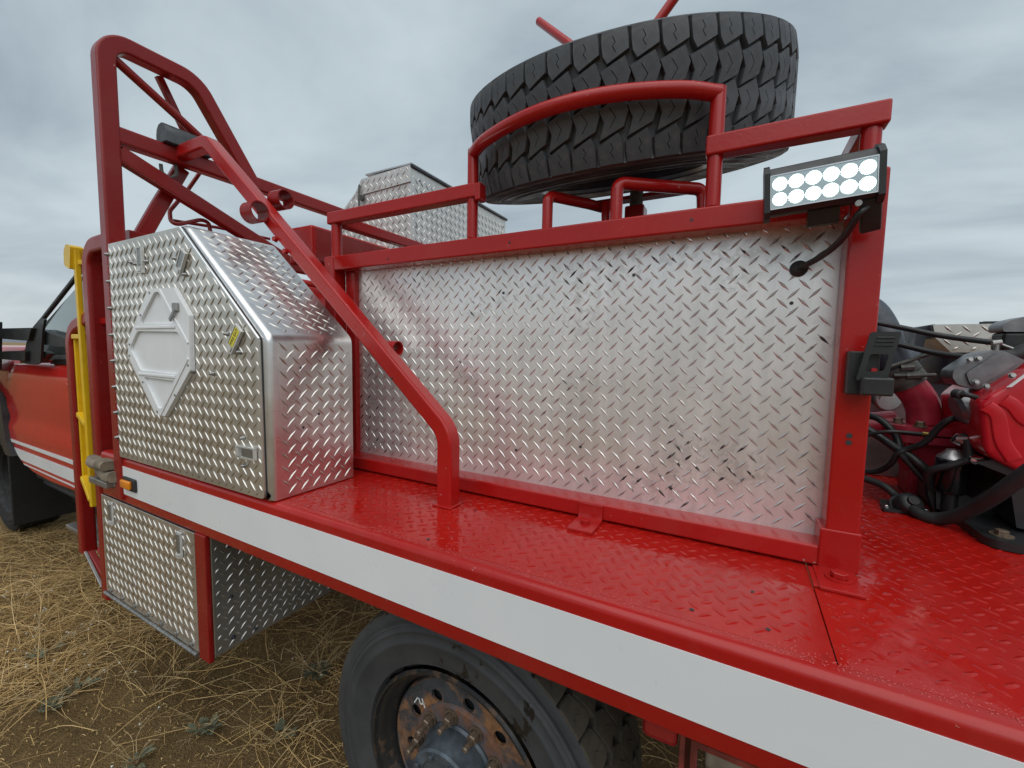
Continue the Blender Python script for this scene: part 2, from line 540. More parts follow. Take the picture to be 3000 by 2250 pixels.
def lathe_vf(prof, o, axis, n=48, a0=0.0, a1=2 * math.pi):
    """prof: list of (along, radius)"""
    o, axis = Vector(o), Vector(axis).normalized()
    u = axis.orthogonal().normalized(); v = axis.cross(u)
    full = abs(a1 - a0 - 2 * math.pi) < 1e-6
    k = n if full else n + 1
    vs, fs = [], []
    for (al, rad) in prof:
        for j in range(k):
            a = a0 + (a1 - a0) * j / n
            vs.append(o + axis * al + (u * math.cos(a) + v * math.sin(a)) * rad)
    for i in range(len(prof) - 1):
        for j in range(n if not full else k):
            j2 = (j + 1) % k if full else j + 1
            fs.append((i * k + j, i * k + j2, (i + 1) * k + j2, (i + 1) * k + j))
    return vs, fs
def lathe(name, prof, o, axis, mat, parent=None, n=48, **kw):
    return mk(name, *lathe_vf(prof, o, axis, n), mat, parent, **kw)
def cyl(name, p0, p1, rad, mat, parent=None, n=16, b=0.0, **kw):
    p0, p1 = Vector(p0), Vector(p1)
    L = (p1 - p0).length
    b = min(b, rad * 0.5, L * 0.3)
    pr = [(0, 0.0001), (0, rad - b), (b, rad), (L - b, rad), (L, rad - b), (L, 0.0001)] if b else [(0, 0.0001), (0, rad), (L, rad), (L, 0.0001)]
    return mk(name, *lathe_vf(pr, p0, p1 - p0, n), mat, parent, **kw)
def hexbolt(name, p, axis, rad, hgt, mat, parent=None, washer=1.45, **kw):
    vs, fs = lathe_vf([(0, 0.0001), (0, rad * washer), (hgt * 0.22, rad * washer), (hgt * 0.22, rad)], p, axis, 18)
    g = G().add(vs, fs)
    v2, f2 = lathe_vf([(hgt * 0.2, rad), (hgt * 0.9, rad), (hgt, rad * 0.85), (hgt, 0.0001)], p, axis, 6)
    g.add(v2, f2)
    return g.build(name, mat, parent, sharp=25, **kw)
def inside(poly, p):
    c = False
    for (x0, y0), (x1, y1) in zip(poly, poly[1:] + poly[:1]):
        if (y0 > p[1]) != (y1 > p[1]) and p[0] < (x1 - x0) * (p[1] - y0) / (y1 - y0) + x0:
            c = not c
    return c
def cdt(outer, holes=(), grid=None):
    pts = [Vector(p) for p in outer]; edges = []
    n = len(pts)
    edges += [(i, (i + 1) % n) for i in range(n)]
    for h in holes:
        k = len(pts)
        pts += [Vector(p) for p in h]
        edges += [(k + i, k + (i + 1) % len(h)) for i in range(len(h))]
    if grid:
        x0 = min(p[0] for p in outer); x1 = max(p[0] for p in outer)
        y0 = min(p[1] for p in outer); y1 = max(p[1] for p in outer)
        nx, ny = max(1, int((x1 - x0) / grid)), max(1, int((y1 - y0) / grid))
        for i in range(1, nx):
            for j in range(1, ny):
                q = (x0 + (x1 - x0) * i / nx, y0 + (y1 - y0) * j / ny)
                if inside(outer, q) and not any(inside(h, q) for h in holes):
                    pts.append(Vector(q))
    vs, es, fs, *_ = geometry.delaunay_2d_cdt(pts, edges, [], 0, 1e-5)
    out = []
    for f in fs:
        c = sum((vs[i] for i in f), Vector((0, 0))) / len(f)
        if inside(outer, c) and not any(inside(h, c) for h in holes):
            out.append(tuple(f))
    return [tuple(v) for v in vs], out
def plate_vf(outer, holes, to3, depth):
    """flat plate with holes: to3(a, b, d) maps plane coordinates plus depth to world"""
    vs, fs = cdt(outer, holes)
    n = len(vs)
    V = [to3(a, b, 0) for a, b in vs] + [to3(a, b, depth) for a, b in vs]
    F = [f for f in fs] + [tuple(i + n for i in reversed(f)) for f in fs]
    cnt = {}
    for f in fs:
        for i, j in zip(f, f[1:] + f[:1]):
            cnt[(i, j)] = 1
    for (i, j) in cnt:
        if (j, i) not in cnt:
            F.append((j, i, i + n, j + n))
    return V, F
def XZ(y):
    return lambda a, b, d: (a, y + d, b)
def round_poly(poly, r, n=4):
    out = []
    m_ = len(poly)
    rr = r if isinstance(r, (list, tuple)) else [r] * m_
    for i in range(m_):
        a, b, c = Vector(poly[i - 1]), Vector(poly[i]), Vector(poly[(i + 1) % m_])
        if rr[i] <= 0:
            out.append(tuple(b)); continue
        u, w = (a - b).normalized(), (c - b).normalized()
        d = min(rr[i], (a - b).length * 0.45, (c - b).length * 0.45)
        p0, p1 = b + u * d, b + w * d
        for k in range(n + 1):
            t_ = k / n
            out.append(tuple(p0 * (1 - t_) ** 2 + b * (2 * t_ * (1 - t_)) + p1 * t_ * t_))
    return out
def seg_dist_ok(poly, p, margin):
    for (x0, y0), (x1, y1) in zip(poly, poly[1:] + poly[:1]):
        dx, dy = x1 - x0, y1 - y0
        t_ = max(0, min(1, ((p[0] - x0) * dx + (p[1] - y0) * dy) / (dx * dx + dy * dy + 1e-12)))
        if math.hypot(p[0] - x0 - dx * t_, p[1] - y0 - dy * t_) < margin:
            return False
    return True
PITCH_L = 0.0445
def lugs(name, poly, o, u, v, mat, parent, L=0.037, w=0.0085, h=0.0024, pitch=PITCH_L, off=(0, 0), seed=1, soft=False, skip=(), nz=1.0):
    """raised tread bars of a plate, as one joined part; poly in (a, b) plane coordinates of frame o,u,v"""
    rnd = random.Random(seed)
    o, u, v, nn = frame_mat(o, u, v)
    nn = nn * nz
    xs = [p[0] for p in poly]; ys = [p[1] for p in poly]
    if soft:
        lp = [(-.5, 0, 0), (-.30, .40, .0), (0, .5, .0), (.30, .40, 0), (.5, 0, 0), (.30, -.40, 0), (0, -.5, 0), (-.30, -.40, 0),
              (-.32, 0, .75), (0, .16, 1), (.32, 0, .75), (0, -.16, 1)]
        lf = [(0, 1, 8), (1, 2, 9, 8), (2, 3, 10, 9), (3, 4, 10), (4, 5, 10), (5, 6, 11, 10), (6, 7, 8, 11), (7, 0, 8), (8, 9, 10, 11)]
    else:
        lp = [(-.5, 0, 0), (-.15, .42, 0), (0, .52, 0), (.15, .42, 0), (.5, 0, 0), (.15, -.42, 0), (0, -.52, 0), (-.15, -.42, 0),
              (-.30, 0, .62), (0, .10, 1), (.30, 0, .62), (0, -.10, 1)]
        lf = [(0, 1, 8), (1, 2, 9, 8), (2, 3, 10, 9), (3, 4, 10), (4, 5, 10), (5, 6, 11, 10), (6, 7, 8, 11), (7, 0, 8), (8, 9, 10, 11)]
    V, F = [], []
    na = int((max(xs) - min(xs)) / pitch) + 2
    nb = int((max(ys) - min(ys)) / pitch) + 2
    for half in (0, 1):
        ang = R(45) if half == 0 else R(-45)
        ca, sa = math.cos(ang), math.sin(ang)
        for i in range(-1, na):
            for j in range(-1, nb):
                a = min(xs) + off[0] + (i + 0.5 * half) * pitch
                b = min(ys) + off[1] + (j + 0.5 * half) * pitch
                if not inside(poly, (a, b)):
                    continue
                if any(inside(q, (a, b)) for q in skip):
                    continue
                e1 = (a + ca * L * .5, b + sa * L * .5); e2 = (a - ca * L * .5, b - sa * L * .5)
                LL, off_c = L, 0.0
                if not inside(poly, e1) or not inside(poly, e2):
                    LL = L * 0.55
                    if not seg_dist_ok(poly, (a, b), LL * 0.36):
                        continue
                k = len(V)
                j1 = 1 + rnd.uniform(-.06, .06)
                for (p, q, s_) in lp:
                    pa, qa = p * LL * j1, q * w
                    V.append(o + u * (a + ca * pa - sa * qa) + v * (b + sa * pa + ca * qa) + nn * (s_ * h - 0.0003 * (s_ == 0)))
                F += [tuple(t_ + k for t_ in f) for f in lf]
    ob = mk(name, V, F, mat, parent, sharp=(60 if soft else 22), fix=False)
    ob['kind'] = 'stuff'
    return ob
def shared(name, src, loc, parent, rot=None):
    o = bpy.data.objects.new(name, src.data)
    COL.objects.link(o)
    o.parent = parent
    o.location = Vector(loc) - base_of(parent)
    if rot is not None:
        o.rotation_euler = rot
    return o
def text_mesh(name, body, size, mat, parent, loc, xdir, ydir, extrude=0.0003, align='CENTER', shear=0.0):
    cu = bpy.data.curves.new(name, 'FONT')
    cu.body = body; cu.size = size; cu.extrude = extrude
    cu.align_x = align; cu.align_y = 'CENTER'; cu.shear = shear
    tmp = bpy.data.objects.new('tmp_text', cu)
    COL.objects.link(tmp)
    dg = bpy.context.evaluated_depsgraph_get()
    me = bpy.data.meshes.new_from_object(tmp.evaluated_get(dg))
    bpy.data.objects.remove(tmp); bpy.data.curves.remove(cu)
    me.materials.clear(); me.materials.append(MATS[mat])
    o = bpy.data.objects.new(name, me)
    COL.objects.link(o)
    xd, yd = Vector(xdir).normalized(), Vector(ydir).normalized()
    mm = Matrix((xd, yd, xd.cross(yd))).transposed()
    o.parent = parent
    o.location = Vector(loc) - base_of(parent)
    o.rotation_euler = mm.to_euler()
    return o

# ------------------------------------------------------------------ setting: ground, hills
def ground_z(x, y):
    d = math.hypot(x + 2, y - 1)
    k = max(0.0, 1 - d / 14)
    z = -0.012 + 0.030 * mnoise.noise((x * 0.9, y * 0.9, 0.3)) * k + 0.016 * mnoise.noise((x * 3.1, y * 3.1, 1.7)) * k + 0.008 * mnoise.noise((x * 9, y * 9, 4.1)) * k
    far = max(0.0, d - 40)
    return z + 0.6 * mnoise.noise((x * 0.012, y * 0.012, 9)) * min(1, far / 120)
def axis_pts(lo, hi, step, far):
    a = list(np.arange(lo, hi + 1e-6, step))
    k, d, left, right = step, 0, [], []
    x0, x1 = lo, hi
    while x0 > -far:
        k *= 1.35
        x0 -= k; x1 += k
        left.append(x0); right.append(x1)
    return left[::-1] + a + right
gx = axis_pts(-7.0, 1.2, 0.045, 2600)
gy = axis_pts(-0.6, 3.6, 0.045, 2600)
gv = [(x, y, ground_z(x, y)) for y in gy for x in gx]
nx = len(gx)
gf = [(j * nx + i, j * nx + i + 1, (j + 1) * nx + i + 1, (j + 1) * nx + i) for j in range(len(gy) - 1) for i in range(nx - 1)]
gnd = mk('ground', gv, gf, 'soil', sharp=180, fix=False, origin=(0, 0, 0))
gnd['kind'] = 'structure'
# low hills on the horizon ahead of the truck
hv, hf = [], []
nh = 60
for k in range(nh + 1):
    a = R(95 + 85 * k / nh)
    for rr_, hh in ((900, -2), (1150, 1), (1350, None), (1700, -2)):
        h_ = hh if hh is not None else 7 + 13 * (0.5 + 0.5 * mnoise.noise((k * 0.16, 2.0, 0))) + 3 * mnoise.noise((k * 0.7, 5.0, 0))
        hv.append((math.cos(a) * rr_, math.sin(a) * rr_, h_))
for k in range(nh):
    for i in range(3):
        hf.append((k * 4 + i, k * 4 + i + 1, (k + 1) * 4 + i + 1, (k + 1) * 4 + i))
hill = mk('hills', hv, hf, 'hill_scrub', sharp=180)
hill['kind'] = 'structure'

# ------------------------------------------------------------------ fire truck: flatbed, wheel, cab
DZ = 1.17            # deck height
EY = 0.79            # outer face of the bed
truck = thing('fire_truck', 'red flatbed fire truck with white stripe along its bed and red cab ahead', 'fire truck', (-1.2, 1.9, 0))
# bed side: rounded lip and channel
prof = [(EY + 0.036, DZ - 0.001), (EY + 0.020, DZ - 0.0005)]
for k in range(7):
    a = R(90 + 90 * k / 6)
    prof.append((EY + 0.018 + 0.018 * math.cos(a), DZ - 0.019 + 0.018 * math.sin(a)))
prof += [(EY, 0.972), (EY + 0.003, 0.966), (EY + 0.05, 0.966), (EY + 0.05, 0.975), (EY + 0.012, 0.975), (EY + 0.012, DZ - 0.03), (EY + 0.036, DZ - 0.012)]
xs_ = [-2.60 + 0.1 * k for k in range(51)]
pv, pf = [], []
for x in xs_:
    pv += [(x, y, z) for y, z in prof]
mp_ = len(prof)
for i in range(len(xs_) - 1):
    for j in range(mp_):
        pf.append((i * mp_ + j, i * mp_ + (j + 1) % mp_, (i + 1) * mp_ + (j + 1) % mp_, (i + 1) * mp_ + j))
pf += [tuple(range(mp_)), tuple((len(xs_) - 1) * mp_ + j for j in range(mp_))]
mk('side_channel', pv, pf, 'red_paint', truck)
box('far_channel', -2.60, 2.40, 3.122, 3.16, 0.966, DZ - 0.002, 'red_paint', truck, b=0.006)
# white stripe
st = round_poly([(-2.455, 1.006), (2.38, 1.006), (2.38, 1.132), (-2.455, 1.132)], [0.02, 0, 0, 0.02], 5)
mk('white_stripe', *plate_vf(st, [], XZ(EY - 0.0022), 0.0018), 'white_vinyl', truck)
# deck plates with a joint between them
for (x0, x1, off) in ((-2.60, 0.1655, (0.013, 0.02)), (0.1677, 2.40, (0.031, 0.02))):
    dp = box('deck_plate', x0, x1, EY + 0.0362, 3.12, DZ - 0.006, DZ - 0.0003, 'wet_deck_paint', truck, b=0.0004, seg=1)
    lo = max(x0, -1.30) + 0.012
    hi = min(x1, 1.9) - 0.012
    poly = [(lo, EY + 0.05), (hi, EY + 0.05), (hi, 3.1), (lo, 3.1)]
    lugs('tread', poly, (0, 0, DZ - 0.0003), (1, 0, 0), (0, 1, 0), 'wet_deck_paint', dp, L=0.036, w=0.0118, h=0.0023, off=off, soft=True, pitch=0.046)
for p in ((-0.697, 0.842), (-0.703, 1.076), (0.050, 0.996), (0.071, 0.870), (-0.057, 0.864)):
    cyl('screw_hole', (p[0], p[1], DZ - 0.003), (p[0], p[1], DZ + 0.0012), 0.0042, 'ink', truck, n=10)
# beads of rain along the lip of the deck
dv_, df_ = [], []
rn_ = random.Random(77)
for k in range(4200):
    x = rn_.uniform(-1.28, 1.5)
    y = EY + 0.020 + abs(rn_.gauss(0, 0.022)) if rn_.random() < 0.75 else rn_.uniform(EY + 0.03, 1.18)
    if mnoise.noise((x * 7, y * 14, 0.0)) + rn_.uniform(-.35, .35) < 0.0:
        continue
    r_ = rn_.uniform(0.0008, 0.0021) * (1.0 if y < EY + 0.07 else 0.8)
    zb = DZ - 0.0004
    k0 = len(dv_)
    dv_.append((x, y, zb + r_ * 0.55))
    for q_ in range(6):
        a = q_ * math.pi / 3 + rn_.uniform(-.3, .3)
        dv_.append((x + math.cos(a) * r_ * 0.7, y + math.sin(a) * r_ * 0.7, zb + r_ * 0.42))
    for q_ in range(6):
        a = q_ * math.pi / 3
        dv_.append((x + math.cos(a) * r_, y + math.sin(a) * r_, zb))
    for q_ in range(6):
        df_.append((k0, k0 + 1 + q_, k0 + 1 + (q_ + 1) % 6))
        df_.append((k0 + 1 + q_, k0 + 7 + q_, k0 + 7 + (q_ + 1) % 6, k0 + 1 + (q_ + 1) % 6))
dr = mk('water_drops', dv_, df_, 'rain_water', truck, sharp=180, fix=False)
dr['kind'] = 'stuff'
# amber marker lamp on the stripe
mk_ = box('marker_lamp', -2.352, -2.232, EY - 0.012, EY - 0.002, 1.036, 1.092, 'black_rubber', truck, b=0.007, seg=3)
mlv, mlf = box_vf(-2.344, -2.258, EY - 0.024, EY - 0.010, 1.046, 1.082, 0.006, 3)
mk('lens', mlv, mlf, 'amber_lens', mk_)
# bed underside: crossmembers, frame rail, mud flap bracket and tail lamp
box('frame_rail', -3.0, 1.9, 1.50, 1.58, 0.72, 0.94, 'black_plastic', truck, b=0.006)
for x in (-2.2, -1.5, -0.1, 0.55, 1.1):
    box('crossmember', x, x + 0.06, EY + 0.06, 3.05, 0.975, 1.155, 'black_plastic', truck, b=0.004)
mb = G()
mb.add(*box_vf(-0.065, -0.055, 0.84, 1.12, 0.60, 0.962, 0.002, 1))
mb.build('flap_bracket', 'rusty_red', truck)
box('side_reflector', -0.135, -0.068, 0.835, 0.850, 0.895, 0.958, 'marker_red', truck, b=0.012, seg=3)
fr = [(-0.045, 0.66), (0.60, 0.66), (0.60, 0.905), (-0.045, 0.905)]
fi = [(-0.033, 0.672), (0.588, 0.672), (0.588, 0.893), (-0.033, 0.893)]
mk('guard_frame', *plate_vf(fr, [fi], XZ(0.86), 0.02), 'rusty_red', truck, sharp=30)
for k, (z0, z1) in enumerate(((0.672, 0.742), (0.748, 0.816), (0.822, 0.886))):
    box('timber', -0.02, 0.58, 0.90, 0.97, z0, z1, 'pale_wood', truck, b=0.005)
box('rear_apron', -0.03, 1.0, 0.88, 0.895, 0.90, 0.968, 'black_rubber', truck, b=0.003)

# ---- tyres
def tyre(parent, c, axis, Rr, W, rim_r, nblk, mat_side, mat_tread, depth=0.017, tread=None, phase=0.0, rows=4):
    c = Vector(c); axis = Vector(axis).normalized()
    w = W / 2
    half = [(w * 0.70, rim_r), (w * 0.86, rim_r + 0.006), (w * 0.93, rim_r + 0.016), (w * 1.00, rim_r + 0.022), (w * 1.005, rim_r + 0.028),
            (w * 1.055, rim_r + (Rr - rim_r) * 0.30), (w * 1.075, rim_r + (Rr - rim_r) * 0.45), (w * 1.09, rim_r + (Rr - rim_r) * 0.47), (w * 1.09, rim_r + (Rr - rim_r) * 0.50),
            (w * 1.07, rim_r + (Rr - rim_r) * 0.52), (w * 1.055, rim_r + (Rr - rim_r) * 0.63), (w * 1.066, rim_r + (Rr - rim_r) * 0.64), (w * 1.062, rim_r + (Rr - rim_r) * 0.66), (w * 1.042, rim_r + (Rr - rim_r) * 0.67), (w * 1.032, rim_r + (Rr - rim_r) * 0.71), (w * 1.042, rim_r + (Rr - rim_r) * 0.72), (w * 1.036, rim_r + (Rr - rim_r) * 0.74), (w * 1.02, rim_r + (Rr - rim_r) * 0.75), (w * 1.03, rim_r + (Rr - rim_r) * 0.79),
            (w * 1.00, Rr - 0.046), (w * 1.002, Rr - 0.028), (w * 0.992, Rr - 0.018), (w * 0.965, Rr - 0.014), (w * 0.94, Rr - depth), (w * 0.5, Rr - depth)]
    prof_ = [(-a, b) for a, b in half] + [(a, b) for a, b in reversed(half)]
    lathe('tyre_body', prof_, c, axis, mat_side, parent, n=72, sharp=50)
    q = Vector((0, 0, 1)).rotation_difference(axis)
    sh = [(-.45, .485), (.43, .485), (.47, .40), (.46, .325), (-.30, .246), (-.44, .305), (-.47, .385)]
    ce = [(-.46, .208), (.41, .286), (.60, .166), (.41, .048), (-.48, -.030), (-.29, .102)]
    outs = [(sh, 0.0), (ce, -0.10), ([(a, b - .262) for a, b in ce], -0.22), ([(-a, -b) for a, b in sh], -0.32)]
    th1 = 2 * math.pi / nblk
    def rad(t_):
        return Rr - 0.10 * max(0, abs(t_) - 0.28) ** 1.5
    def pt(a, b, dr):
        r_ = rad(b) + dr
        return (math.cos(a * th1) * r_, math.sin(a * th1) * r_, b * W)
    b0 = base_of(parent)
    for row, (out, shift) in enumerate(outs):
        cen = (sum(p[0] for p in out) / len(out), sum(p[1] for p in out) / len(out))
        area = sum(out[i - 1][0] * out[i][1] - out[i][0] * out[i - 1][1] for i in range(len(out)))
        if area < 0:
            out = out[::-1]
        dense = []
        for (a0, q0), (a1, q1) in zip(out, out[1:] + out[:1]):
            dense += [(a0, q0), ((a0 + a1) / 2, (q0 + q1) / 2)]
        top = [(cen[0] + (a - cen[0]) * 0.955, cen[1] + (b - cen[1]) * 0.955) for a, b in dense]
        # zigzag slit (sipe) sunk into the block
        if row in (0, 3):
            ln_ = [(.05, -.055), (-.05, -.012), (.05, .012), (-.03, .06)]
        else:
            ln_ = [(-.10, .075), (.10, .0), (.10, -.004), (-.12, -.075)]
        ln_ = [(cen[0] + a, cen[1] + b) for a, b in ln_]
        slit = [(a - .014, b) for a, b in ln_] + [(a + .014, b) for a, b in reversed(ln_)]
        vs2, fs2 = cdt(top, [slit])
        vs = [pt(a, b, 0.0) for a, b in vs2]
        fs = [tuple(f) for f in fs2]
        k = len(vs)
        vs += [pt(a, b, 0.0) for a, b in top] + [pt(a, b, -0.0035) for a, b in dense]
        for a, b in dense:
            aa = cen[0] + (a - cen[0]) * 1.05; bb = cen[1] + (b - cen[1]) * 1.04
            if abs(b) > 0.46:
                vs.append((math.cos(aa * th1) * (Rr - 0.046), math.sin(aa * th1) * (Rr - 0.046), math.copysign(0.493, b) * W))
            else:
                vs.append(pt(aa, bb, -depth - 0.003))
        nd = len(dense)
        for lev in (0, 1):
            for i in range(nd):
                fs.append((k + lev * nd + i, k + lev * nd + (i + 1) % nd, k + (lev + 1) * nd + (i + 1) % nd, k + (lev + 1) * nd + i))
        k = len(vs)
        vs += [pt(a, b, 0.0) for a, b in slit] + [pt(a, b, -0.007) for a, b in slit]
        ns = len(slit)
        for i in range(ns):
            fs.append((k + i, k + (i + 1) % ns, k + ns + (i + 1) % ns, k + ns + i))
        me = bpy.data.meshes.new('tread_block')
        me.from_pydata(vs, [], fs)
        bm = bmesh.new(); bm.from_mesh(me)
        bmesh.ops.remove_doubles(bm, verts=bm.verts, dist=1e-5)
        bmesh.ops.recalc_face_normals(bm, faces=bm.faces)
        f0 = max(bm.faces, key=lambda f: f.calc_center_median().xy.length)
        if f0.normal.xy.dot(f0.calc_center_median().xy) < 0:
            bmesh.ops.reverse_faces(bm, faces=bm.faces)
        bm.to_mesh(me); bm.free()
        me.materials.append(MATS[mat_tread])
        me.polygons.foreach_set('use_smooth', [True] * len(me.polygons))
        me.set_sharp_from_angle(angle=R(25))
        for k in range(nblk):
            o = bpy.data.objects.new('tread_block', me)
            COL.objects.link(o)
            o.parent = parent
            o.location = c - b0
            o.rotation_mode = 'QUATERNION'
            o.rotation_quaternion = q @ Matrix.Rotation((k + shift + phase) * th1, 4, 'Z').to_quaternion()

wheel = bpy.data.objects.new('rear_wheel', None)
COL.objects.link(wheel); wheel.parent = truck
WC = Vector((-0.652, 1.035, 0.478))
wheel.location = WC - base_of(truck)
tyre(wheel, WC, (0, -1, 0), 0.474, 0.30, 0.288, 34, 'dusty_rubber', 'muddy_rubber', depth=0.020)
RY = 0.885            # rim lip plane
ax = Vector((0, -1, 0))
rc = Vector((WC.x, RY, WC.z))
lathe('rim', [(0.000, 0.297), (0.008, 0.293), (0.008, 0.286), (-0.004, 0.282), (-0.010, 0.272), (-0.020, 0.268), (-0.030, 0.262), (-0.042, 0.252), (-0.14, 0.248)], rc, ax, 'dark_rim', wheel, n=72, sharp=40)
# disc with hand holes
def ring(r, n, cx_=0.0, cy_=0.0):
    return [(cx_ + r * math.cos(2 * math.pi * k / n), cy_ + r * math.sin(2 * math.pi * k / n)) for k in range(n)]
holes = [ring(0.0200, 14, 0.186 * math.cos(R(36 * k + 10)), 0.186 * math.sin(R(36 * k + 10))) for k in range(10)] + [ring(0.095, 36)]
mk('wheel_disc', *plate_vf([(WC.x + a, WC.z + b) for a, b in ring(0.238, 64)], [[(WC.x + a, WC.z + b) for a, b in h] for h in holes], XZ(0.935), 0.010), 'rusty_steel', wheel, sharp=30)
lathe('disc_flare', [(-0.050, 0.237), (-0.046, 0.241), (-0.060, 0.246), (-0.10, 0.2465)], rc, ax, 'rusty_steel', wheel, n=64)
lathe('hub_flange', [(-0.0485, 0.110), (-0.040, 0.114), (-0.040, 0.160), (-0.046, 0.166), (-0.0495, 0.168)], rc, ax, 'rust', wheel, n=48)
lathe('hub', [(-0.06, 0.122), (-0.034, 0.121), (-0.028, 0.115), (0.024, 0.106), (0.036, 0.104), (0.041, 0.098), (0.041, 0.076), (0.034, 0.071), (0.034, 0.036), (0.046, 0.030), (0.046, 0.0001)], rc, ax, 'hub_steel', wheel, n=40)
for k in range(8):
    a = R(45 * k + 22)
    p = Vector((WC.x + 0.087 * math.cos(a), RY - 0.041, WC.z + 0.087 * math.sin(a)))
    hexbolt('hub_bolt', p, ax, 0.0075, 0.010, 'hub_steel', wheel)
for k in range(10):
    a = R(36 * k + 28)
    p = Vector((WC.x + 0.139 * math.cos(a), RY + 0.040, WC.z + 0.139 * math.sin(a)))
    st_ = hexbolt('lug_nut', p, ax, 0.0155, 0.030, 'stud_steel', wheel, washer=1.4)
    cyl('stud', p - ax * 0.0, p + ax * 0.062, 0.0085, 'stud_steel', wheel, n=12, b=0.003)
lathe('brake_drum', [(-0.075, 0.215), (-0.075, 0.10)], rc, ax, 'black_plastic', wheel, n=40)
# chalk mark 14 beside a hand hole
for (p0, p1) in (((-0.825, 0.585), (-0.812, 0.607)), ((-0.808, 0.607), (-0.800, 0.590)), ((-0.800, 0.590), (-0.786, 0.600)), ((-0.795, 0.611), (-0.783, 0.585))):
    a_, b_ = Vector((p0[0], 0.9338, p0[1])), Vector((p1[0], 0.9338, p1[1]))
    mk('chalk_mark', *sweep_vf([a_, (a_ + b_) / 2, b_], [(-.0018, -.0002), (.0018, -.0002), (.0018, .0006), (-.0018, .0006)], (0, -1, 0)), 'chalk', wheel)

# ---- cab
CY = 0.95
def cab_y(z):
    if z < 1.05:
        return CY - 0.012 + 0.10 * (1.05 - z) ** 1.3
    if z < 1.12:
        return CY - 0.012 + (z - 1.05) * 0.30
    return CY + 0.009 - 0.012 * math.sin((z - 1.12) / 0.40 * math.pi) + max(0, z - 1.50) * 0.55
def skin(name, poly, mat, parent, yf, grid=0.05, back=0.03, smooth_deg=60):
    vs, fs = cdt(poly, (), grid)
    n = len(vs)
    V = [(a, yf(b), b) for a, b in vs] + [(a, yf(b) + back, b) for a, b in vs]
    F = list(fs) + [tuple(i + n for i in reversed(f)) for f in fs]
    dirs = {}
    for f in fs:
        for i, j in zip(f, f[1:] + f[:1]):
            dirs[(i, j)] = 1
    for (i, j) in dirs:
        if (j, i) not in dirs:
            F.append((j, i, i + n, j + n))
    return mk(name, V, F, mat, parent, sharp=smooth_deg)
def p2(t_):
    return (t_[0], t_[2])
arch = [p2(q) for q in ((-4.7891, 0.9500, 1.0838), (-4.7637, 0.9500, 0.9884), (-4.7161, 0.9500, 0.8858), (-4.5421, 0.9500, 0.7997), (-4.3319, 0.9500, 0.7592), (-4.0000, 0.9500, 0.7459), (-3.5526, 0.9500, 0.7583), (-3.1425, 0.9500, 0.7878))]
seam_top = p2((-4.6053, 0.9500, 1.5103)); seam_mid = p2((-4.7654, 0.9500, 1.3438))
belt0 = p2((-3.9263, 0.9500, 1.5378)); belt1 = p2((-3.4665, 0.9500, 1.5574))
XB = -2.98
door_poly = [seam_mid] + arch[0:7] + [(XB, arch[6][1] - 0.01), (XB, belt1[1]), belt1, belt0, seam_top]
door = skin('door', door_poly, 'cab_red', truck, cab_y)
# front wing ahead of the door seam
fen = [(seam_top[0] - 0.006, seam_top[1]), (seam_mid[0] - 0.006, seam_mid[1]), (arch[0][0] - 0.012, arch[0][1] + 0.01), p2((-4.8689, 0.9500, 1.2607)), p2((-5.4380, 0.9500, 1.4459)),
       (-6.9, 1.50), (-6.9, 1.56), (-5.6, 1.60), (seam_top[0] - 0.10, seam_top[1] + 0.035)]
skin('front_wing', fen, 'cab_red', truck, cab_y)
bon = G()
bon.add(*box_vf(-6.9, seam_top[0] - 0.02, 1.02, 2.9, 1.50, 1.63, 0.05, 4))
bon.build('bonnet', 'cab_red', truck, sharp=50)
# white stripes low on the door
def door_stripe(z0a, z0b, z1a, z1b, x0a, x0b):
    poly = [(x0a, z0a), (XB, z0b), (XB, z1b), (x0b, z1a)]
    skin('door_stripe', poly, 'white_vinyl', truck, lambda z: cab_y(z) - 0.003, 0.06, 0.002)
for (a, b, c_, d) in (((-4.7580, 0.9500, 0.9452), (-3.5466, 0.9500, 0.9238), (-3.5415, 0.9500, 0.9543), (-4.7644, 0.9500, 0.9522)),):
    pass
s1 = [p2((-4.6966, 0.9400, 0.9337)), p2((-3.4980, 0.9400, 0.9354)), p2((-3.4980, 0.9400, 0.9669)), p2((-4.7073, 0.9400, 0.9554))]
s2 = [p2((-4.5458, 0.9500, 0.8168)), p2((-3.5379, 0.9500, 0.8144)), p2((-3.5340, 0.9500, 0.9023)), p2((-4.7136, 0.9500, 0.8964))]
s3 = [p2((-4.4854, 0.9550, 0.7867)), p2((-3.5620, 0.9550, 0.7767)), p2((-3.5598, 0.9550, 0.7900)), p2((-4.5133, 0.9550, 0.7952))]
for s_ in (s1, s2, s3):
    q = [s_[0], (XB, s_[1][1] - 0.002), (XB, s_[2][1] - 0.002), s_[3]]
    skin('door_stripe', q, 'white_vinyl', truck, lambda z: cab_y(z) - 0.0035, 0.06, 0.002)
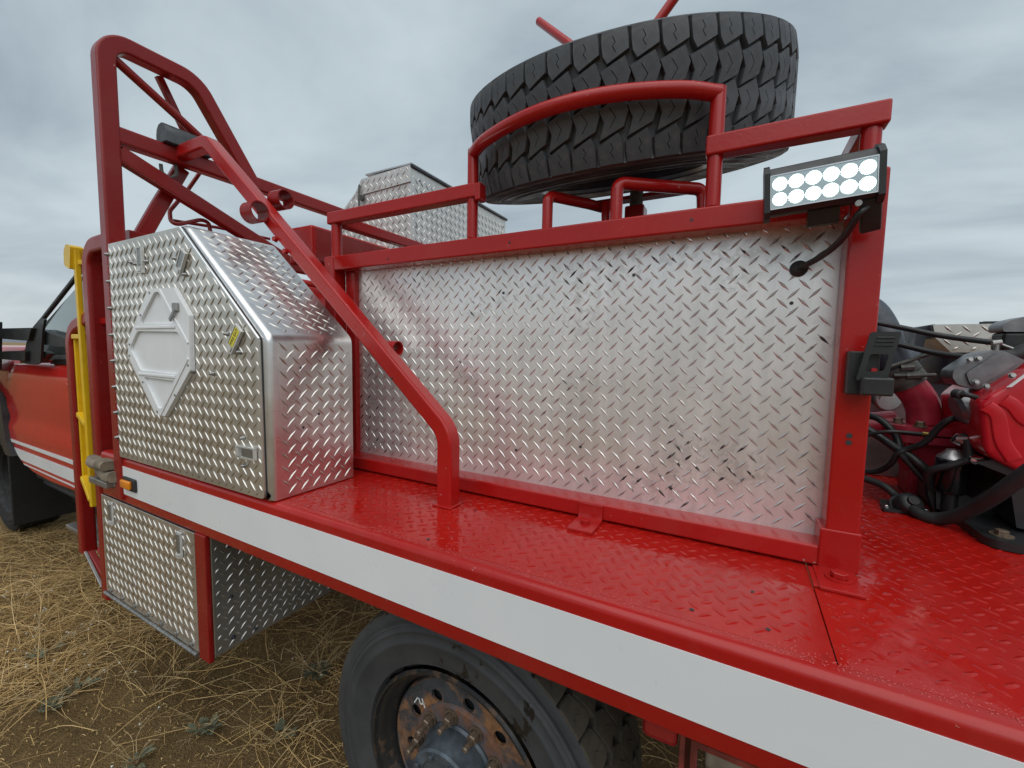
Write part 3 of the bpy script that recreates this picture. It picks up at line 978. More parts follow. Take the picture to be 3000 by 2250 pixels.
# black wheel-arch flare, front tyre
flare = [(arch[0][0] - 0.012, arch[0][1]), arch[1], arch[2], arch[3], (arch[3][0] - 0.08, arch[3][1] - 0.02), (arch[2][0] - 0.09, arch[2][1]), (arch[0][0] - 0.10, arch[0][1] + 0.02), p2((-5.1021, 0.9500, 1.2985)), p2((-5.4421, 0.9500, 1.4318)), p2((-5.3352, 0.9500, 1.4633)), p2((-4.8746, 0.9500, 1.3042))]
fl = [p2((-4.7874, 0.9400, 1.2543)), p2((-4.7411, 0.9400, 1.1127)), p2((-4.7155, 0.9400, 0.9545)), p2((-4.6008, 0.9400, 0.8417)), p2((-4.7446, 0.9400, 0.8350)), p2((-4.8919, 0.9400, 0.9733)), p2((-4.9945, 0.9400, 1.1081)), p2((-5.2419, 0.9400, 1.2637)), p2((-5.1139, 0.9400, 1.3916))]
skin('arch_flare', fl, 'black_plastic', truck, lambda z: CY - 0.035, 0.05, 0.06)
fw = bpy.data.objects.new('front_wheel', None)
COL.objects.link(fw); fw.parent = truck
FWC = Vector((-5.62, 1.20, 0.47))
fw.location = FWC - base_of(truck)
tyre(fw, FWC, (0, -1, 0), 0.47, 0.26, 0.28, 34, 'shaded_rubber', 'shaded_rubber')
lathe('rim', [(0.10, 0.285), (0.09, 0.27), (0.02, 0.25), (0.0, 0.18), (0.03, 0.10), (0.03, 0.0001)], FWC, (0, -1, 0), 'shaded_rubber', fw, n=40)
box('inner_arch', -6.5, -4.80, 1.30, 1.34, 0.45, 1.45, 'shaded_rubber', truck, b=0.01)
box('shade_panel', -4.98, -4.95, 0.97, 1.42, 0.22, 1.40, 'shaded_rubber', truck, b=0.006)  # added dark sheet standing in for the shade behind the front wheel
box('underbody', -4.98, -3.02, 1.30, 2.80, 0.30, 0.70, 'shaded_rubber', truck, b=0.03)
cyl('step_tube', (-4.85, 1.16, 0.56), (-3.4, 1.16, 0.56), 0.04, 'charcoal', truck, n=14, b=0.01)
cyl('frame_strut', (-4.85, 1.16, 0.56), (-4.75, 1.5, 0.70), 0.025, 'charcoal', truck, n=10)
box('cab_floor', -4.75, XB, 1.06, 2.85, 0.62, 0.72, 'black_plastic', truck, b=0.02)
box('chassis_rail', -6.6, -2.6, 1.52, 1.60, 0.58, 0.74, 'black_plastic', truck, b=0.006)
cyl('exhaust_can', (-3.95, 1.22, 0.62), (-3.35, 1.22, 0.64), 0.085, 'charcoal', truck, n=24, b=0.02)
box('running_board', -3.55, -2.78, 0.90, 1.06, 0.545, 0.570, 'grey_steel', truck, b=0.004)
# cabin shell behind the glass, roof, pillar, glass
gb = p2((-4.2114, 1.0200, 1.8149)); gt = p2((-3.7878, 1.0700, 2.0629))
dirx = (gt[0] - gb[0], gt[1] - gb[1])
roof_z = 2.13
top_x = gb[0] + dirx[0] * (roof_z - gb[1]) / dirx[1]
def glass_y(z):
    return CY + 0.045 + max(0, z - 1.56) * 0.16
win = [(gb[0] - 0.02, belt0[1] + 0.01), (XB + 0.0, belt1[1] + 0.005), (XB, roof_z - 0.05), (top_x + 0.06, roof_z - 0.05), (gb[0] + 0.04, gb[1])]
skin('side_window', win, 'window_glass', truck, glass_y, 0.1, 0.006)
pil = [Vector((gb[0] - 0.10, glass_y(gb[1] - 0.1) - 0.006, gb[1] - 0.05)), Vector((top_x, glass_y(roof_z) - 0.006, roof_z)), Vector((XB, glass_y(roof_z) - 0.006, roof_z + 0.02))]
sqtube('window_pillar', pil, 0.022, 0.03, 'black_plastic', truck, r=0.08, cr=0.01)
box('roof', top_x - 0.05, XB, 1.10, 2.85, roof_z + 0.01, roof_z + 0.06, 'cab_red', truck, b=0.02, seg=3)
box('cab_back', XB - 0.03, XB, 1.03, 2.9, 0.75, 2.14, 'cab_red', truck, b=0.01)
wsv = [(gb[0] - 0.25, 1.06, belt0[1]), (gb[0] - 0.25, 2.85, belt0[1]), (top_x - 0.02, 2.80, roof_z), (top_x - 0.02, 1.10, roof_z)]
wsv += [(x + 0.006, y, z) for x, y, z in wsv]
mk('windscreen', wsv, [(0, 1, 2, 3), (7, 6, 5, 4), (0, 3, 7, 4), (1, 5, 6, 2), (0, 4, 5, 1), (3, 2, 6, 7)], 'window_glass', truck)
box('headrest', -3.55, -3.42, 1.30, 1.60, 1.55, 1.85, 'charcoal', truck, b=0.04, seg=3)
hd = box('door_handle', -3.42, -3.22, CY - 0.045, CY - 0.020, 1.405, 1.440, 'cab_red', truck, b=0.010, seg=3)
# belt trim and mirror
bt = [(belt0[0] + 0.05, belt0[1] - 0.006), (XB, belt1[1] - 0.006), (XB, belt1[1] + 0.024), (belt0[0] + 0.12, belt0[1] + 0.026)]
skin('belt_trim', bt, 'black_gloss', truck, lambda z: CY + 0.012, 0.1, 0.03)
mir = bpy.data.objects.new('wing_mirror', None)
COL.objects.link(mir); mir.parent = truck
mir.location = Vector((-4.1456, 0.9000, 1.6281)) - base_of(truck)
def mpoly(name, pts, y0, dep, mat='black_plastic'):
    mk(name, *plate_vf(round_poly([p2(q) for q in pts], 0.012, 3), [], XZ(y0), dep), mat, mir, sharp=40)
mpoly('mount', ((-3.7425, 0.9000, 1.8127), (-3.6675, 0.9000, 1.8071), (-3.7149, 0.9000, 1.7447), (-3.7910, 0.9000, 1.5447), (-3.8800, 0.9000, 1.5293), (-4.0872, 0.9000, 1.5272), (-4.1052, 0.9000, 1.5666), (-4.0151, 0.9000, 1.6733), (-3.8807, 0.9000, 1.7628)), 0.90, 0.012)
mpoly('sail_panel', ((-3.7975, 0.9200, 1.7464), (-3.6506, 0.9200, 1.7208), (-3.4270, 0.9200, 1.6927), (-3.4352, 0.9200, 1.6455), (-3.6080, 0.9200, 1.6476), (-3.8395, 0.9200, 1.6579)), 0.92, 0.03)
mpoly('sail_foot', ((-3.8350, 0.9200, 1.6197), (-3.7197, 0.9200, 1.6007), (-3.8753, 0.9200, 1.5419)), 0.92, 0.03)
mpoly('upper_arm', ((-3.8198, 0.8800, 1.7569), (-3.8994, 0.8800, 1.6776), (-4.0421, 0.8800, 1.6791), (-4.4699, 0.8800, 1.6890), (-4.9659, 0.8800, 1.7054), (-4.9489, 0.8800, 1.7631), (-4.3763, 0.8800, 1.7578)), 0.88, 0.035)
mpoly('lower_arm', ((-3.9644, 0.8800, 1.6152), (-3.9925, 0.8800, 1.5478), (-4.5065, 0.8800, 1.5478), (-5.0145, 0.8800, 1.5400), (-5.0039, 0.8800, 1.5760), (-4.3777, 0.8800, 1.6041)), 0.88, 0.035)
mpoly('mirror_head', ((-4.4844, 0.8000, 1.8043), (-4.5828, 0.8000, 1.4694), (-5.2376, 0.8000, 1.4445), (-5.1106, 0.8000, 1.8153)), 0.62, 0.28)

# ------------------------------------------------------------------ upper toolbox on the deck
def offset_poly(poly, d):
    n = len(poly); out = []
    area = sum(poly[i - 1][0] * poly[i][1] - poly[i][0] * poly[i - 1][1] for i in range(n))
    sgn = 1 if area > 0 else -1
    for i in range(n):
        a, b, c = Vector(poly[i - 1]), Vector(poly[i]), Vector(poly[(i + 1) % n])
        e1 = (b - a).normalized(); e2 = (c - b).normalized()
        n1 = Vector((-e1.y, e1.x)) * sgn; n2 = Vector((-e2.y, e2.x)) * sgn
        k = (n1 + n2)
        k = k / max(0.3, (1 + n1.dot(n2)))
        out.append(tuple(b + k * d))
    return out
tb = thing('toolbox', 'tall aluminium tread plate toolbox with sloped shoulder and white diamond hatch on the deck', 'toolbox', (-1.85, 0.95, DZ))
body = [(-2.415, 1.172), (-1.288, 1.172), (-1.288, 1.703), (-1.757, 2.097), (-2.415, 2.097)]
bodyr = round_poly(body, [0.004, 0.004, 0.025, 0.025, 0.006], 5)
rings = [(0.7905, 0.020), (0.7915, 0.012), (0.796, 0.005), (0.803, 0.001), (0.811, 0.0), (1.112, 0.0)]
bv, bf = [], []
for (y, d) in rings:
    bv += [(a, y, b) for a, b in offset_poly(bodyr, d)]
nb_ = len(bodyr)
for i in range(len(rings) - 1):
    for j in range(nb_):
        bf.append((i * nb_ + j, i * nb_ + (j + 1) % nb_, (i + 1) * nb_ + (j + 1) % nb_, (i + 1) * nb_ + j))
bf += [tuple(range(nb_ - 1, -1, -1)), tuple((len(rings) - 1) * nb_ + j for j in range(nb_))]
tbb = mk('body', bv, bf, 'box_plate', tb, sharp=40)
lugs('tread', [(0.812, 1.178), (1.108, 1.178), (1.108, 1.690), (0.812, 1.690)], (-1.2878, 0, 0), (0, 1, 0), (0, 0, 1), 'door_lug', tbb, off=(0.006, 0.022), L=0.044, w=0.0084, h=0.0030)
sv = Vector((-0.469, 0, 0.394)).normalized()
sl_len = Vector((-0.469, 0, 0.394)).length
lugs('slope_tread', [(0.812, 0.016), (1.108, 0.016), (1.108, sl_len - 0.014), (0.812, sl_len - 0.014)], (-1.288, 0, 1.7035), (0, 1, 0), tuple(sv), 'door_lug', tbb, off=(0.006, 0.012), L=0.044, w=0.0084, h=0.0030)
lugs('top_tread', [(-2.40, 0.815), (-1.78, 0.815), (-1.78, 1.105), (-2.40, 1.105)], (0, 0, 2.0972), (1, 0, 0), (0, 1, 0), 'door_lug', tbb, h=0.0028)
door_p = round_poly([(-2.398, 1.176), (-1.314, 1.180), (-1.319, 1.692), (-1.768, 2.086), (-2.398, 2.087)], [0.004, 0.02, 0.012, 0.012, 0.004], 4)
DF = 0.782
mk('seal', *plate_vf(offset_poly(door_p, -0.0035), [], XZ(0.7882), 0.0022), 'black_rubber', tb, sharp=40)
tdoor = mk('door', *plate_vf(door_p, [], XZ(DF), 0.006), 'door_plate', tb, sharp=30)
lugs('tread', offset_poly(door_p, 0.003), (0, DF, 0), (1, 0, 0), (0, 0, 1), 'door_lug', tdoor, off=(0.018, 0.014), L=0.043, w=0.0078, h=0.0030)
# bright trim along the sloping edge of the door
mk('edge_trim', *sweep_vf([(-1.770, DF + 0.001, 2.085), (-1.540, DF + 0.001, 1.885), (-1.320, DF + 0.001, 1.692)], rsq(0.006, 0.006, 0.001, 1), (0, -1, 0)), 'bright_metal', tdoor)
# white diamond hatch
hx = [(-1.988, 1.879), (-1.796, 1.873), (-1.698, 1.772), (-1.705, 1.581), (-1.905, 1.399), (-1.978, 1.398), (-2.189, 1.618), (-2.184, 1.679)][::-1]
HY = 0.7715
hatch = mk('hatch', *plate_vf(hx, [], XZ(HY + 0.004), 0.0055), 'white_enamel', tdoor, sharp=30)
h1 = round_poly([(-1.940, 1.866), (-1.905, 1.862), (-1.800, 1.745), (-2.066, 1.748), (-2.066, 1.765)], 0.012, 3)
h2 = round_poly([(-2.098, 1.720), (-1.780, 1.716), (-1.725, 1.660), (-1.725, 1.630), (-1.795, 1.562), (-2.085, 1.566), (-2.165, 1.645), (-2.165, 1.660)], 0.014, 3)
h3 = round_poly([(-2.062, 1.540), (-1.820, 1.537), (-1.930, 1.425), (-1.955, 1.424)], 0.012, 3)
hf_ = mk('hatch_frame', *plate_vf(hx, [h1, h2, h3], XZ(HY - 0.0060), 0.0096), 'white_enamel', tdoor, sharp=30)
for z_, x0, x1 in ((1.7335, -2.105, -1.795), (1.5515, -2.100, -1.812)):
    box('hatch_rib', x0, x1, HY - 0.0105, HY - 0.0062, z_ - 0.005, z_ + 0.005, 'white_enamel', tdoor, b=0.002)
for a, b in (((-1.897, 1.870), (-1.710, 1.675)), ((-1.714, 1.622), (-1.935, 1.402))):
    a3, b3 = Vector((a[0], HY - 0.0072, a[1])), Vector((b[0], HY - 0.0072, b[1]))
    mk('hatch_rib', *sweep_vf([a3, (a3 + b3) / 2, b3], rsq(0.010, 0.004, 0.0012, 1), (0, -1, 0)), 'white_enamel', tdoor)
for a in ((-1.978, 1.864), (-2.060, 1.782), (-2.170, 1.668), (-2.175, 1.622), (-2.070, 1.520), (-1.962, 1.412), (-1.820, 1.485), (-1.716, 1.598), (-1.800, 1.800), (-1.930, 1.855)):
    lathe('screw', [(0, 0.005), (0.002, 0.0045), (0.003, 0.0001)], (a[0], HY - 0.0062, a[1]), (0, -1, 0), 'grey_steel', tdoor, n=10)
hl = G()
hl.add(*sweep_vf([(-1.775, HY - 0.013, 1.800), (-1.795, HY - 0.014, 1.775), (-1.815, HY - 0.014, 1.758)], rsq(0.014, 0.005, 0.001, 1), (0, -1, 0)))
hl.add(*box_vf(-1.795, -1.760, HY - 0.015, HY - 0.0062, 1.788, 1.818, 0.002, 1))
hl.add(*lathe_vf([(0, 0.007), (0.004, 0.007), (0.004, 0.0001)], (-1.812, HY - 0.010, 1.760), (0, -1, 0), 12))
hl.build('hatch_catch', 'grey_steel', tdoor)
# paddle latches: (centre, direction of the long axis, length, width)
def latch(c, d, L, w, label=None):
    d = Vector((d[0], 0, d[1])).normalized()
    nrm = Vector((0, -1, 0)); s_ = nrm.cross(d)
    c = Vector((c[0], DF - 0.003, c[1]))
    def rect(L_, w_, z0, z1, cc):
        vs = []
        for h_ in (z0, z1):
            for a, b in ((-1, -1), (1, -1), (1, 1), (-1, 1)):
                vs.append(cc + d * (a * L_ / 2) + s_ * (b * w_ / 2) + nrm * h_)
        return vs, [(0, 1, 2, 3), (7, 6, 5, 4), (0, 4, 5, 1), (1, 5, 6, 2), (2, 6, 7, 3), (3, 7, 4, 0)]
    g = G()
    for sgn in (-1, 1):
        g.add(*rect(L, w * 0.12, 0, 0.010, c + s_ * (sgn * w * 0.44)))
        g.add(*rect(w * 0.12, w * 0.78, 0, 0.0101, c + d * (sgn * (L / 2 - w * 0.06))))
    g.add(*rect(L * 0.98, w * 0.98, -0.001, 0.0042, c))
    lt = g.build('latch', 'pale_aluminium', tb, sharp=20)
    p = G(); p.add(*rect(L * 0.62, w * 0.62, 0.0045, 0.0085, c + d * (L * 0.13)))
    p.build('paddle', 'grey_steel', lt, sharp=20)
    k = G(); k.add(*rect(L * 0.16, w * 0.64, 0.0045, 0.0125, c - d * (L * 0.36)))
    k.build('thumb_tab', 'pale_aluminium', lt, sharp=20)
    if label:
        q = G(); q.add(*rect(L * 0.70, w * 0.60, 0.0086, 0.0094, c + d * (L * 0.10)))
        q.build('label_strip', 'yellow_label', lt)
        text_mesh('lettering', label, 0.0165, 'ink', lt, c + d * (L * 0.10) + nrm * 0.0097, -d if d.x < 0 else d, nrm.cross(d if d.x > 0 else -d))
latch((-2.061, 1.994), (0.0, 1.0), 0.100, 0.040)
latch((-1.755, 1.960), (0.55, 0.80), 0.090, 0.040)
latch((-1.439, 1.690), (0.60, 0.72), 0.098, 0.042, 'FIRE EXT')
latch((-1.395, 1.324), (1.0, 0.02), 0.104, 0.040)
# bullet-headed rivets
rv0 = None
for (x, z) in [(-2.372, 2.044), (-2.372, 1.931), (-2.372, 1.819), (-2.372, 1.706), (-2.372, 1.595), (-2.372, 1.483), (-2.372, 1.371), (-2.372, 1.262),
               (-2.147, 1.992), (-2.112, 1.983), (-2.022, 1.985), (-1.805, 1.978), (-1.740, 1.917), (-1.489, 1.708), (-1.420, 1.649), (-1.712, 1.576), (-1.585, 1.573), (-1.417, 1.369), (-1.415, 1.277)]:
    if rv0 is None:
        rv0 = lathe('rivet', [(0, 0.0080), (0.002, 0.0080), (0.004, 0.0068), (0.009, 0.0060), (0.013, 0.0038), (0.0145, 0.0001)], (x, DF - 0.0005, z), (0, -1, 0), 'grey_steel', tb, n=14)
        rloc = Vector((x, DF - 0.0005, z)); roff = rv0.location.copy()
    else:
        o = bpy.data.objects.new('rivet', rv0.data); COL.objects.link(o); o.parent = tb
        o.location = roff + Vector((x, DF - 0.0005, z)) - rloc
for (y, z) in ((0.900, 1.600), (0.965, 1.437), (0.905, 1.398)):
    cyl('screw_hole', (-1.289, y, z), (-1.2868, y, z), 0.0045, 'ink', tb, n=10)

# ------------------------------------------------------------------ box under the bed
ub = thing('underbed_box', 'low aluminium tread plate box hanging under the bed behind red corner post', 'storage box', (-2.2, 1.05, 0.475))
ubb = box('body', -2.640, -1.7035, 0.806, 1.33, 0.476, 0.962, 'shaded_plate', ub, b=0.004)
lugs('tread', [(0.815, 0.484), (1.325, 0.484), (1.325, 0.958), (0.815, 0.958)], (-1.7034, 0, 0), (0, 1, 0), (0, 0, 1), 'shaded_plate', ubb, off=(0.01, 0.02), h=0.0026)
ubd = box('door', -2.628, -1.784, 0.790, 0.796, 0.482, 0.958, 'door_plate', ub, b=0.001, seg=1)
lugs('tread', [(-2.624, 0.486), (-1.788, 0.486), (-1.788, 0.954), (-2.624, 0.954)], (0, 0.790, 0), (1, 0, 0), (0, 0, 1), 'door_lug', ubd, off=(0.02, 0.02), L=0.043, w=0.0078, h=0.0030)
box('corner_post', -1.774, -1.7005, 0.786, 0.8050, 0.466, 0.9655, 'red_tube_paint', ub, b=0.004)
box('post_bracket', -1.7008, -1.6960, 0.790, 0.801, 0.60, 0.70, 'red_tube_paint', ub, b=0.003)
hp = G()
for k in range(24):
    x = -2.635 + k * 0.0355
    hp.add(*lathe_vf([(0, 0.0001), (0, 0.0075), (0.0335, 0.0075), (0.0335, 0.0001)], (x, 0.785, 0.474), (1, 0, 0), 10))
hp.build('piano_hinge', 'grey_steel', ub)
for k in range(7):
    hexbolt('hinge_bolt', (-2.57 + 0.123 * k, 0.790, 0.500), (0, -1, 0), 0.008, 0.008, 'grey_steel', ub)
for (x, z) in ((-2.505, 0.890), (-1.885, 0.891)):
    lb = box('latch', x - 0.018, x + 0.018, 0.781, 0.789, z - 0.052, z + 0.052, 'pale_aluminium', ub, b=0.002)
    box('paddle', x - 0.011, x + 0.011, 0.777, 0.7815, z - 0.030, z + 0.045, 'grey_steel', lb, b=0.001, seg=1)
    box('thumb_tab', x - 0.012, x + 0.012, 0.774, 0.7815, z - 0.050, z - 0.034, 'pale_aluminium', lb, b=0.001, seg=1)
for (y, z) in ((0.875, 0.895), (0.872, 0.690), (0.875, 0.520), (0.96, 0.505)):
    hexbolt('side_bolt', (-1.7035, y, z), (1, 0, 0), 0.006, 0.006, 'charcoal', ub)

# ------------------------------------------------------------------ headache rack behind the cab
hr = thing('headache_rack', 'tall red tube rack with rounded top behind the cab, standing beside the toolbox', 'rack', (-2.405, 0.81, DZ))
XR = -2.402
def rk(name, pts, w, h, r=0.09, x=XR, **kw):
    return sqtube(name, [(x, y, z) for y, z in pts], w, h, 'red_tube_paint', hr, r=r, up=(1, 0, 0), **kw)
rk('hoop', [(0.812, 0.98), (0.812, 2.938), (1.150, 2.942), (1.425, 2.53)], 0.066, 0.066, r=[0, 0.085, 0.12, 0], n=9, cr=0.009)
rk('cross_beam', [(0.842, 2.557), (2.0, 2.557), (3.10, 2.557)], 0.070, 0.062, cr=0.010)
rk('lower_brace', [(0.842, 2.485), (1.30, 2.300), (1.62, 2.170)], 0.068, 0.05, cr=0.009)
pipe('upper_brace', [(XR, 0.842, 2.875), (XR, 1.10, 2.728), (XR, 1.36, 2.575)], 0.0185, 'red_tube_paint', hr)
rk('rear_brace', [(1.035, 2.925), (1.13, 2.73), (1.215, 2.57)], 0.030, 0.03, x=XR - 0.075, cr=0.006)
rk('knee_brace', [(0.858, 2.00), (1.00, 2.31), (1.105, 2.53)], 0.062, 0.04, x=XR - 0.06, cr=0.009)
rk('sill_beam', [(0.88, 2.155), (1.4, 2.155), (3.1, 2.155)], 0.05, 0.05, x=XR - 0.06, cr=0.008)
# round-backed rubber block on the beam
bl = G()
prf = [(-0.045, 0.0), (0.045, 0.0), (0.045, 0.035), (0.040, 0.060), (0.026, 0.080), (0.004, 0.088), (-0.020, 0.084), (-0.038, 0.066), (-0.045, 0.040)]
bvs = []
for y in (0.995, 0.998, 1.184, 1.188):
    k = 0.96 if y in (0.995, 1.188) else 1.0
    bvs += [(XR + 0.015 + a * k, y, 2.594 + b * k) for a, b in prf]
bfs = []
for i in range(3):
    for j in range(9):
        bfs.append((i * 9 + j, i * 9 + (j + 1) % 9, (i + 1) * 9 + (j + 1) % 9, (i + 1) * 9 + j))
bfs += [tuple(range(9)), tuple(27 + j for j in range(9))]
bo = mk('rubber_block', bvs, bfs, 'grey_block', sharp=40)
tag(bo, 'dark grey round-backed block sitting on the red rack beam', 'block')
hk = pipe('hook', [(XR, 1.055, 2.520), (XR, 1.058, 2.475), (XR, 1.030, 2.448), (XR, 0.998, 2.462), (XR, 0.996, 2.500)], 0.0075, 'clamp_grey', hr, r=0.02)
# thin bent grab rods further forward
pipe('grab_rod', [(-2.5500, 1.2360, 2.5860), (-2.5500, 1.1674, 2.4622), (-2.5500, 1.0856, 2.3359), (-2.5200, 1.0757, 2.2564), (-2.4500, 1.1788, 2.3070), (-2.4500, 1.2131, 2.3010), (-2.4500, 1.2204, 2.2374)], 0.0095, 'red_tube_paint', hr, r=0.05)
pipe('grab_rod', [(-2.5500, 1.0881, 2.2917), (-2.5500, 1.3093, 2.3120), (-2.5500, 1.5953, 2.3191)], 0.008, 'red_tube_paint', hr)

# ------------------------------------------------------------------ diagonal strut from deck to rack
sd = thing('diagonal_strut', 'long bent red square tube running from the deck up over the toolbox to the rack', 'strut', (-0.805, 1.072, DZ))
path = [(-0.805, 1.072, DZ), (-0.805, 1.072, 1.408), (-2.135, 1.072, 2.570), (-2.40, 1.072, 2.572)]
strut = sqtube('tube', path, 0.056, 0.054, 'red_paint', sd, r=[0, 0.10, 0.09, 0], up=(0, 1, 0), n=10, cr=0.008)
box('foot_plate', -0.842, -0.768, 1.036, 1.108, DZ + 0.0005, DZ + 0.006, 'red_paint', sd, b=0.002)
dd = (Vector(path[2]) - Vector(path[1])).normalized()
for (x, yy) in ((-1.700, 1.003), (-1.748, 1.143)):
    tt = (x + 0.805) / (-2.135 + 0.805)
    z = 1.408 + (2.570 - 1.408) * tt + (0.0 if yy < 1.07 else 0.055)
    pr = [(0, 0.0400), (0.0, 0.0355), (0.062, 0.0355), (0.062, 0.0400), (0, 0.0400)]
    lathe('pipe_ring', pr, (x - 0.03, yy, z), (1, 0.10, 0.02), 'red_tube_paint', sd, n=28, sharp=40)
lathe('pipe_stub', [(0, 0.026), (0, 0.022), (0.07, 0.022), (0.07, 0.026), (0, 0.026)], (-1.135, 1.125, 1.672), (1, -0.05, -0.02), 'red_paint', sd, n=22, sharp=40)
for (x, z) in ((-1.627, 2.089), (-1.565, 2.036)):
    hexbolt('strut_bolt', (x, 1.0455, z), (0, -1, 0), 0.0105, 0.014, 'red_paint', sd, washer=1.15)
cyl('screw_hole', (-1.02, 1.0455, 1.570), (-1.02, 1.043, 1.570), 0.004, 'ink', sd, n=8)

# ------------------------------------------------------------------ tank cage: red frame with tread plate side
FY = 1.19
cg = thing('tank_cage', 'red square tube cage with a large aluminium tread plate side panel on the deck', 'cage', (-0.63, 1.25, DZ))
def cb(name, x0, x1, y0, y1, z0, z1, b=0.005, mat='red_paint'):
    return box(name, x0, x1, y0, y1, z0, z1, mat, cg, b=b, seg=3)
cb('bottom_rail', -1.47, 0.190, FY, FY + 0.078, DZ + 0.006, DZ + 0.0535)
tr_ = cb('top_rail', -1.478, 0.1945, FY, FY + 0.060, 1.984, 2.041)
cb('corner_post', -1.540, -1.480, FY + 0.002, FY + 0.062, DZ + 0.004, 2.043)
cb('inner_post', -1.470, -1.415, FY + 0.050, FY + 0.10, DZ + 0.05, 1.985)
rp = cb('rear_post', 0.1965, 0.2600, FY, FY + 0.064, DZ + 0.095, 2.075, b=0.006)
cb('post_sleeve', 0.186, 0.2635, FY - 0.0045, FY + 0.070, DZ + 0.004, DZ + 0.1, b=0.004)
pl_ = box('side_panel', -1.468, 0.250, FY + 0.0720, FY + 0.0760, DZ + 0.050, 1.992, 'aluminium_plate', cg, b=0.0008, seg=1)
lugs('tread', [(-1.464, DZ + 0.056), (0.192, DZ + 0.056), (0.192, 1.988), (-1.464, 1.988)], (0, FY + 0.0720, 0), (1, 0, 0), (0, 0, 1), 'aluminium_lug', pl_, off=(0.014, 0.018), L=0.042, w=0.0072, h=0.0027)
for (x, z) in ((-0.72, 1.865), (-0.285, 1.895), (0.105, 1.80), (-0.43, 1.37), (-0.155, 1.283), (-0.66, 1.33)):
    cyl('screw_hole', (x, FY + 0.0725, z), (x, FY + 0.0700, z), 0.0045, 'ink', cg, n=8)
for (x, z) in ((-1.18, 2.004), (-0.66, 2.010), (-0.128, 2.012)):
    cyl('screw_hole', (x, FY + 0.001, z), (x, FY - 0.0012, z), 0.0038, 'ink', cg, n=8)
for z in (1.476, 1.492):
    cyl('screw_hole', (0.2262, FY + 0.001, z), (0.2262, FY - 0.0012, z), 0.0060, 'ink', cg, n=12)
# hold-down angles with bolts
def angle(x0, x1, yfront, ztop, bolt_r, bolt_h, yb):
    g = G()
    t_ = 0.007
    prof_ = [(yfront, DZ + 0.001), (yfront, DZ + 0.001 + t_), (FY - t_ - 0.009, DZ + 0.001 + t_), (FY - t_ - 0.003, DZ + 0.001 + t_ + 0.003), (FY - t_ - 0.0006, DZ + 0.018), (FY - t_ - 0.0006, ztop), (FY - 0.0006, ztop), (FY - 0.0006, DZ + 0.001)]
    n = len(prof_)
    vs = [(x0, y, z) for y, z in prof_] + [(x1, y, z) for y, z in prof_]
    fs = [(i, (i + 1) % n, n + (i + 1) % n, n + i) for i in range(n)] + [tuple(range(n)), tuple(range(2 * n - 1, n - 1, -1))]
    g.add(vs, fs)
    br = g.build('hold_down_angle', 'red_paint', cg, sharp=30)
    hexbolt('bolt', ((x0 + x1) / 2, yb, DZ + 0.008), (0, 0, 1), bolt_r, bolt_h, 'red_paint', br, washer=1.15)
angle(-0.402, -0.330, 1.085, DZ + 0.050, 0.0125, 0.013, 1.137)
box('foot_plate', 0.176, 0.2555, 1.079, 1.186, DZ + 0.0008, DZ + 0.009, 'red_paint', cg, b=0.002)
box('foot_pad', 0.166, 0.180, 1.085, 1.180, DZ + 0.0006, DZ + 0.006, 'red_paint', cg, b=0.0015)
hexbolt('foot_bolt', (0.219, 1.137, DZ + 0.009), (0, 0, 1), 0.0165, 0.016, 'red_paint', cg, washer=1.6)
# upper guard rails
cb('guard_rail', -1.518, -0.794, FY, FY + 0.046, 2.172, 2.218)
cb('guard_rail', -0.104, 0.2535, FY, FY + 0.046, 2.166, 2.214)
cb('guard_return', -1.514, -1.470, FY + 0.0465, 3.00, 2.170, 2.214)
cb('guard_return', 0.207, 0.250, FY + 0.0465, 3.00, 2.166, 2.208)
cb('clamp_block', -0.796, -0.774, FY + 0.000, FY + 0.040, 2.160, 2.216)
for (x, z1, rr_) in ((-1.489, 2.172, 0.021), (0.226, 2.168, 0.019)):
    cyl('guard_post', (x, FY + 0.026, 2.040), (x, FY + 0.026, z1), rr_, 'red_paint', cg, n=18)
for x in (-0.817, -0.083):
    cyl('guard_post', (x, FY + 0.024, 2.040), (x, FY + 0.024, 2.335), 0.0185, 'red_paint', cg, n=18, b=0.004)
# bowed pipe round the spare
arcp = []
for k in range(13):
    t_ = k / 12
    x = -0.817 + (0.734) * t_
    s_ = math.sin(math.pi * t_)
    arcp.append((x, FY + 0.024 - 0.125 * s_ ** 0.75, 2.320 + 0.004 * s_))
mk('bowed_pipe', *sweep_vf(spline(arcp, 3), circ(0.0195, 14)), 'red_paint', cg)
# hoops that carry the spare
pipe('tyre_cradle', [(-0.545, FY + 0.03, 2.040), (-0.545, FY + 0.03, 2.146), (-0.455, 1.349, 2.146), (-0.40, 1.45, 2.146)], 0.0165, 'red_paint', cg, r=0.022, n=14)
pipe('tyre_cradle', [(-0.332, FY + 0.03, 2.040), (-0.332, FY + 0.03, 2.148), (-0.122, 1.375, 2.148), (-0.112, 1.37, 2.00)], 0.0175, 'red_paint', cg, r=0.022, n=14)
cyl('cradle_post', (-0.398, 1.36, 2.0), (-0.408, 1.37, 2.15), 0.014, 'red_paint', cg, n=14)
box('cradle_bar', -0.52, -0.14, 1.52, 1.57, 2.205, 2.217, 'red_paint', cg, b=0.003)
cyl('cradle_screw', (-0.34, 1.50, 1.98), (-0.34, 1.50, 2.24), 0.022, 'clamp_grey', cg, n=14, b=0.003)
box('cradle_nut', -0.372, -0.308, 1.468, 1.532, 2.105, 2.165, 'red_paint', cg, b=0.006)
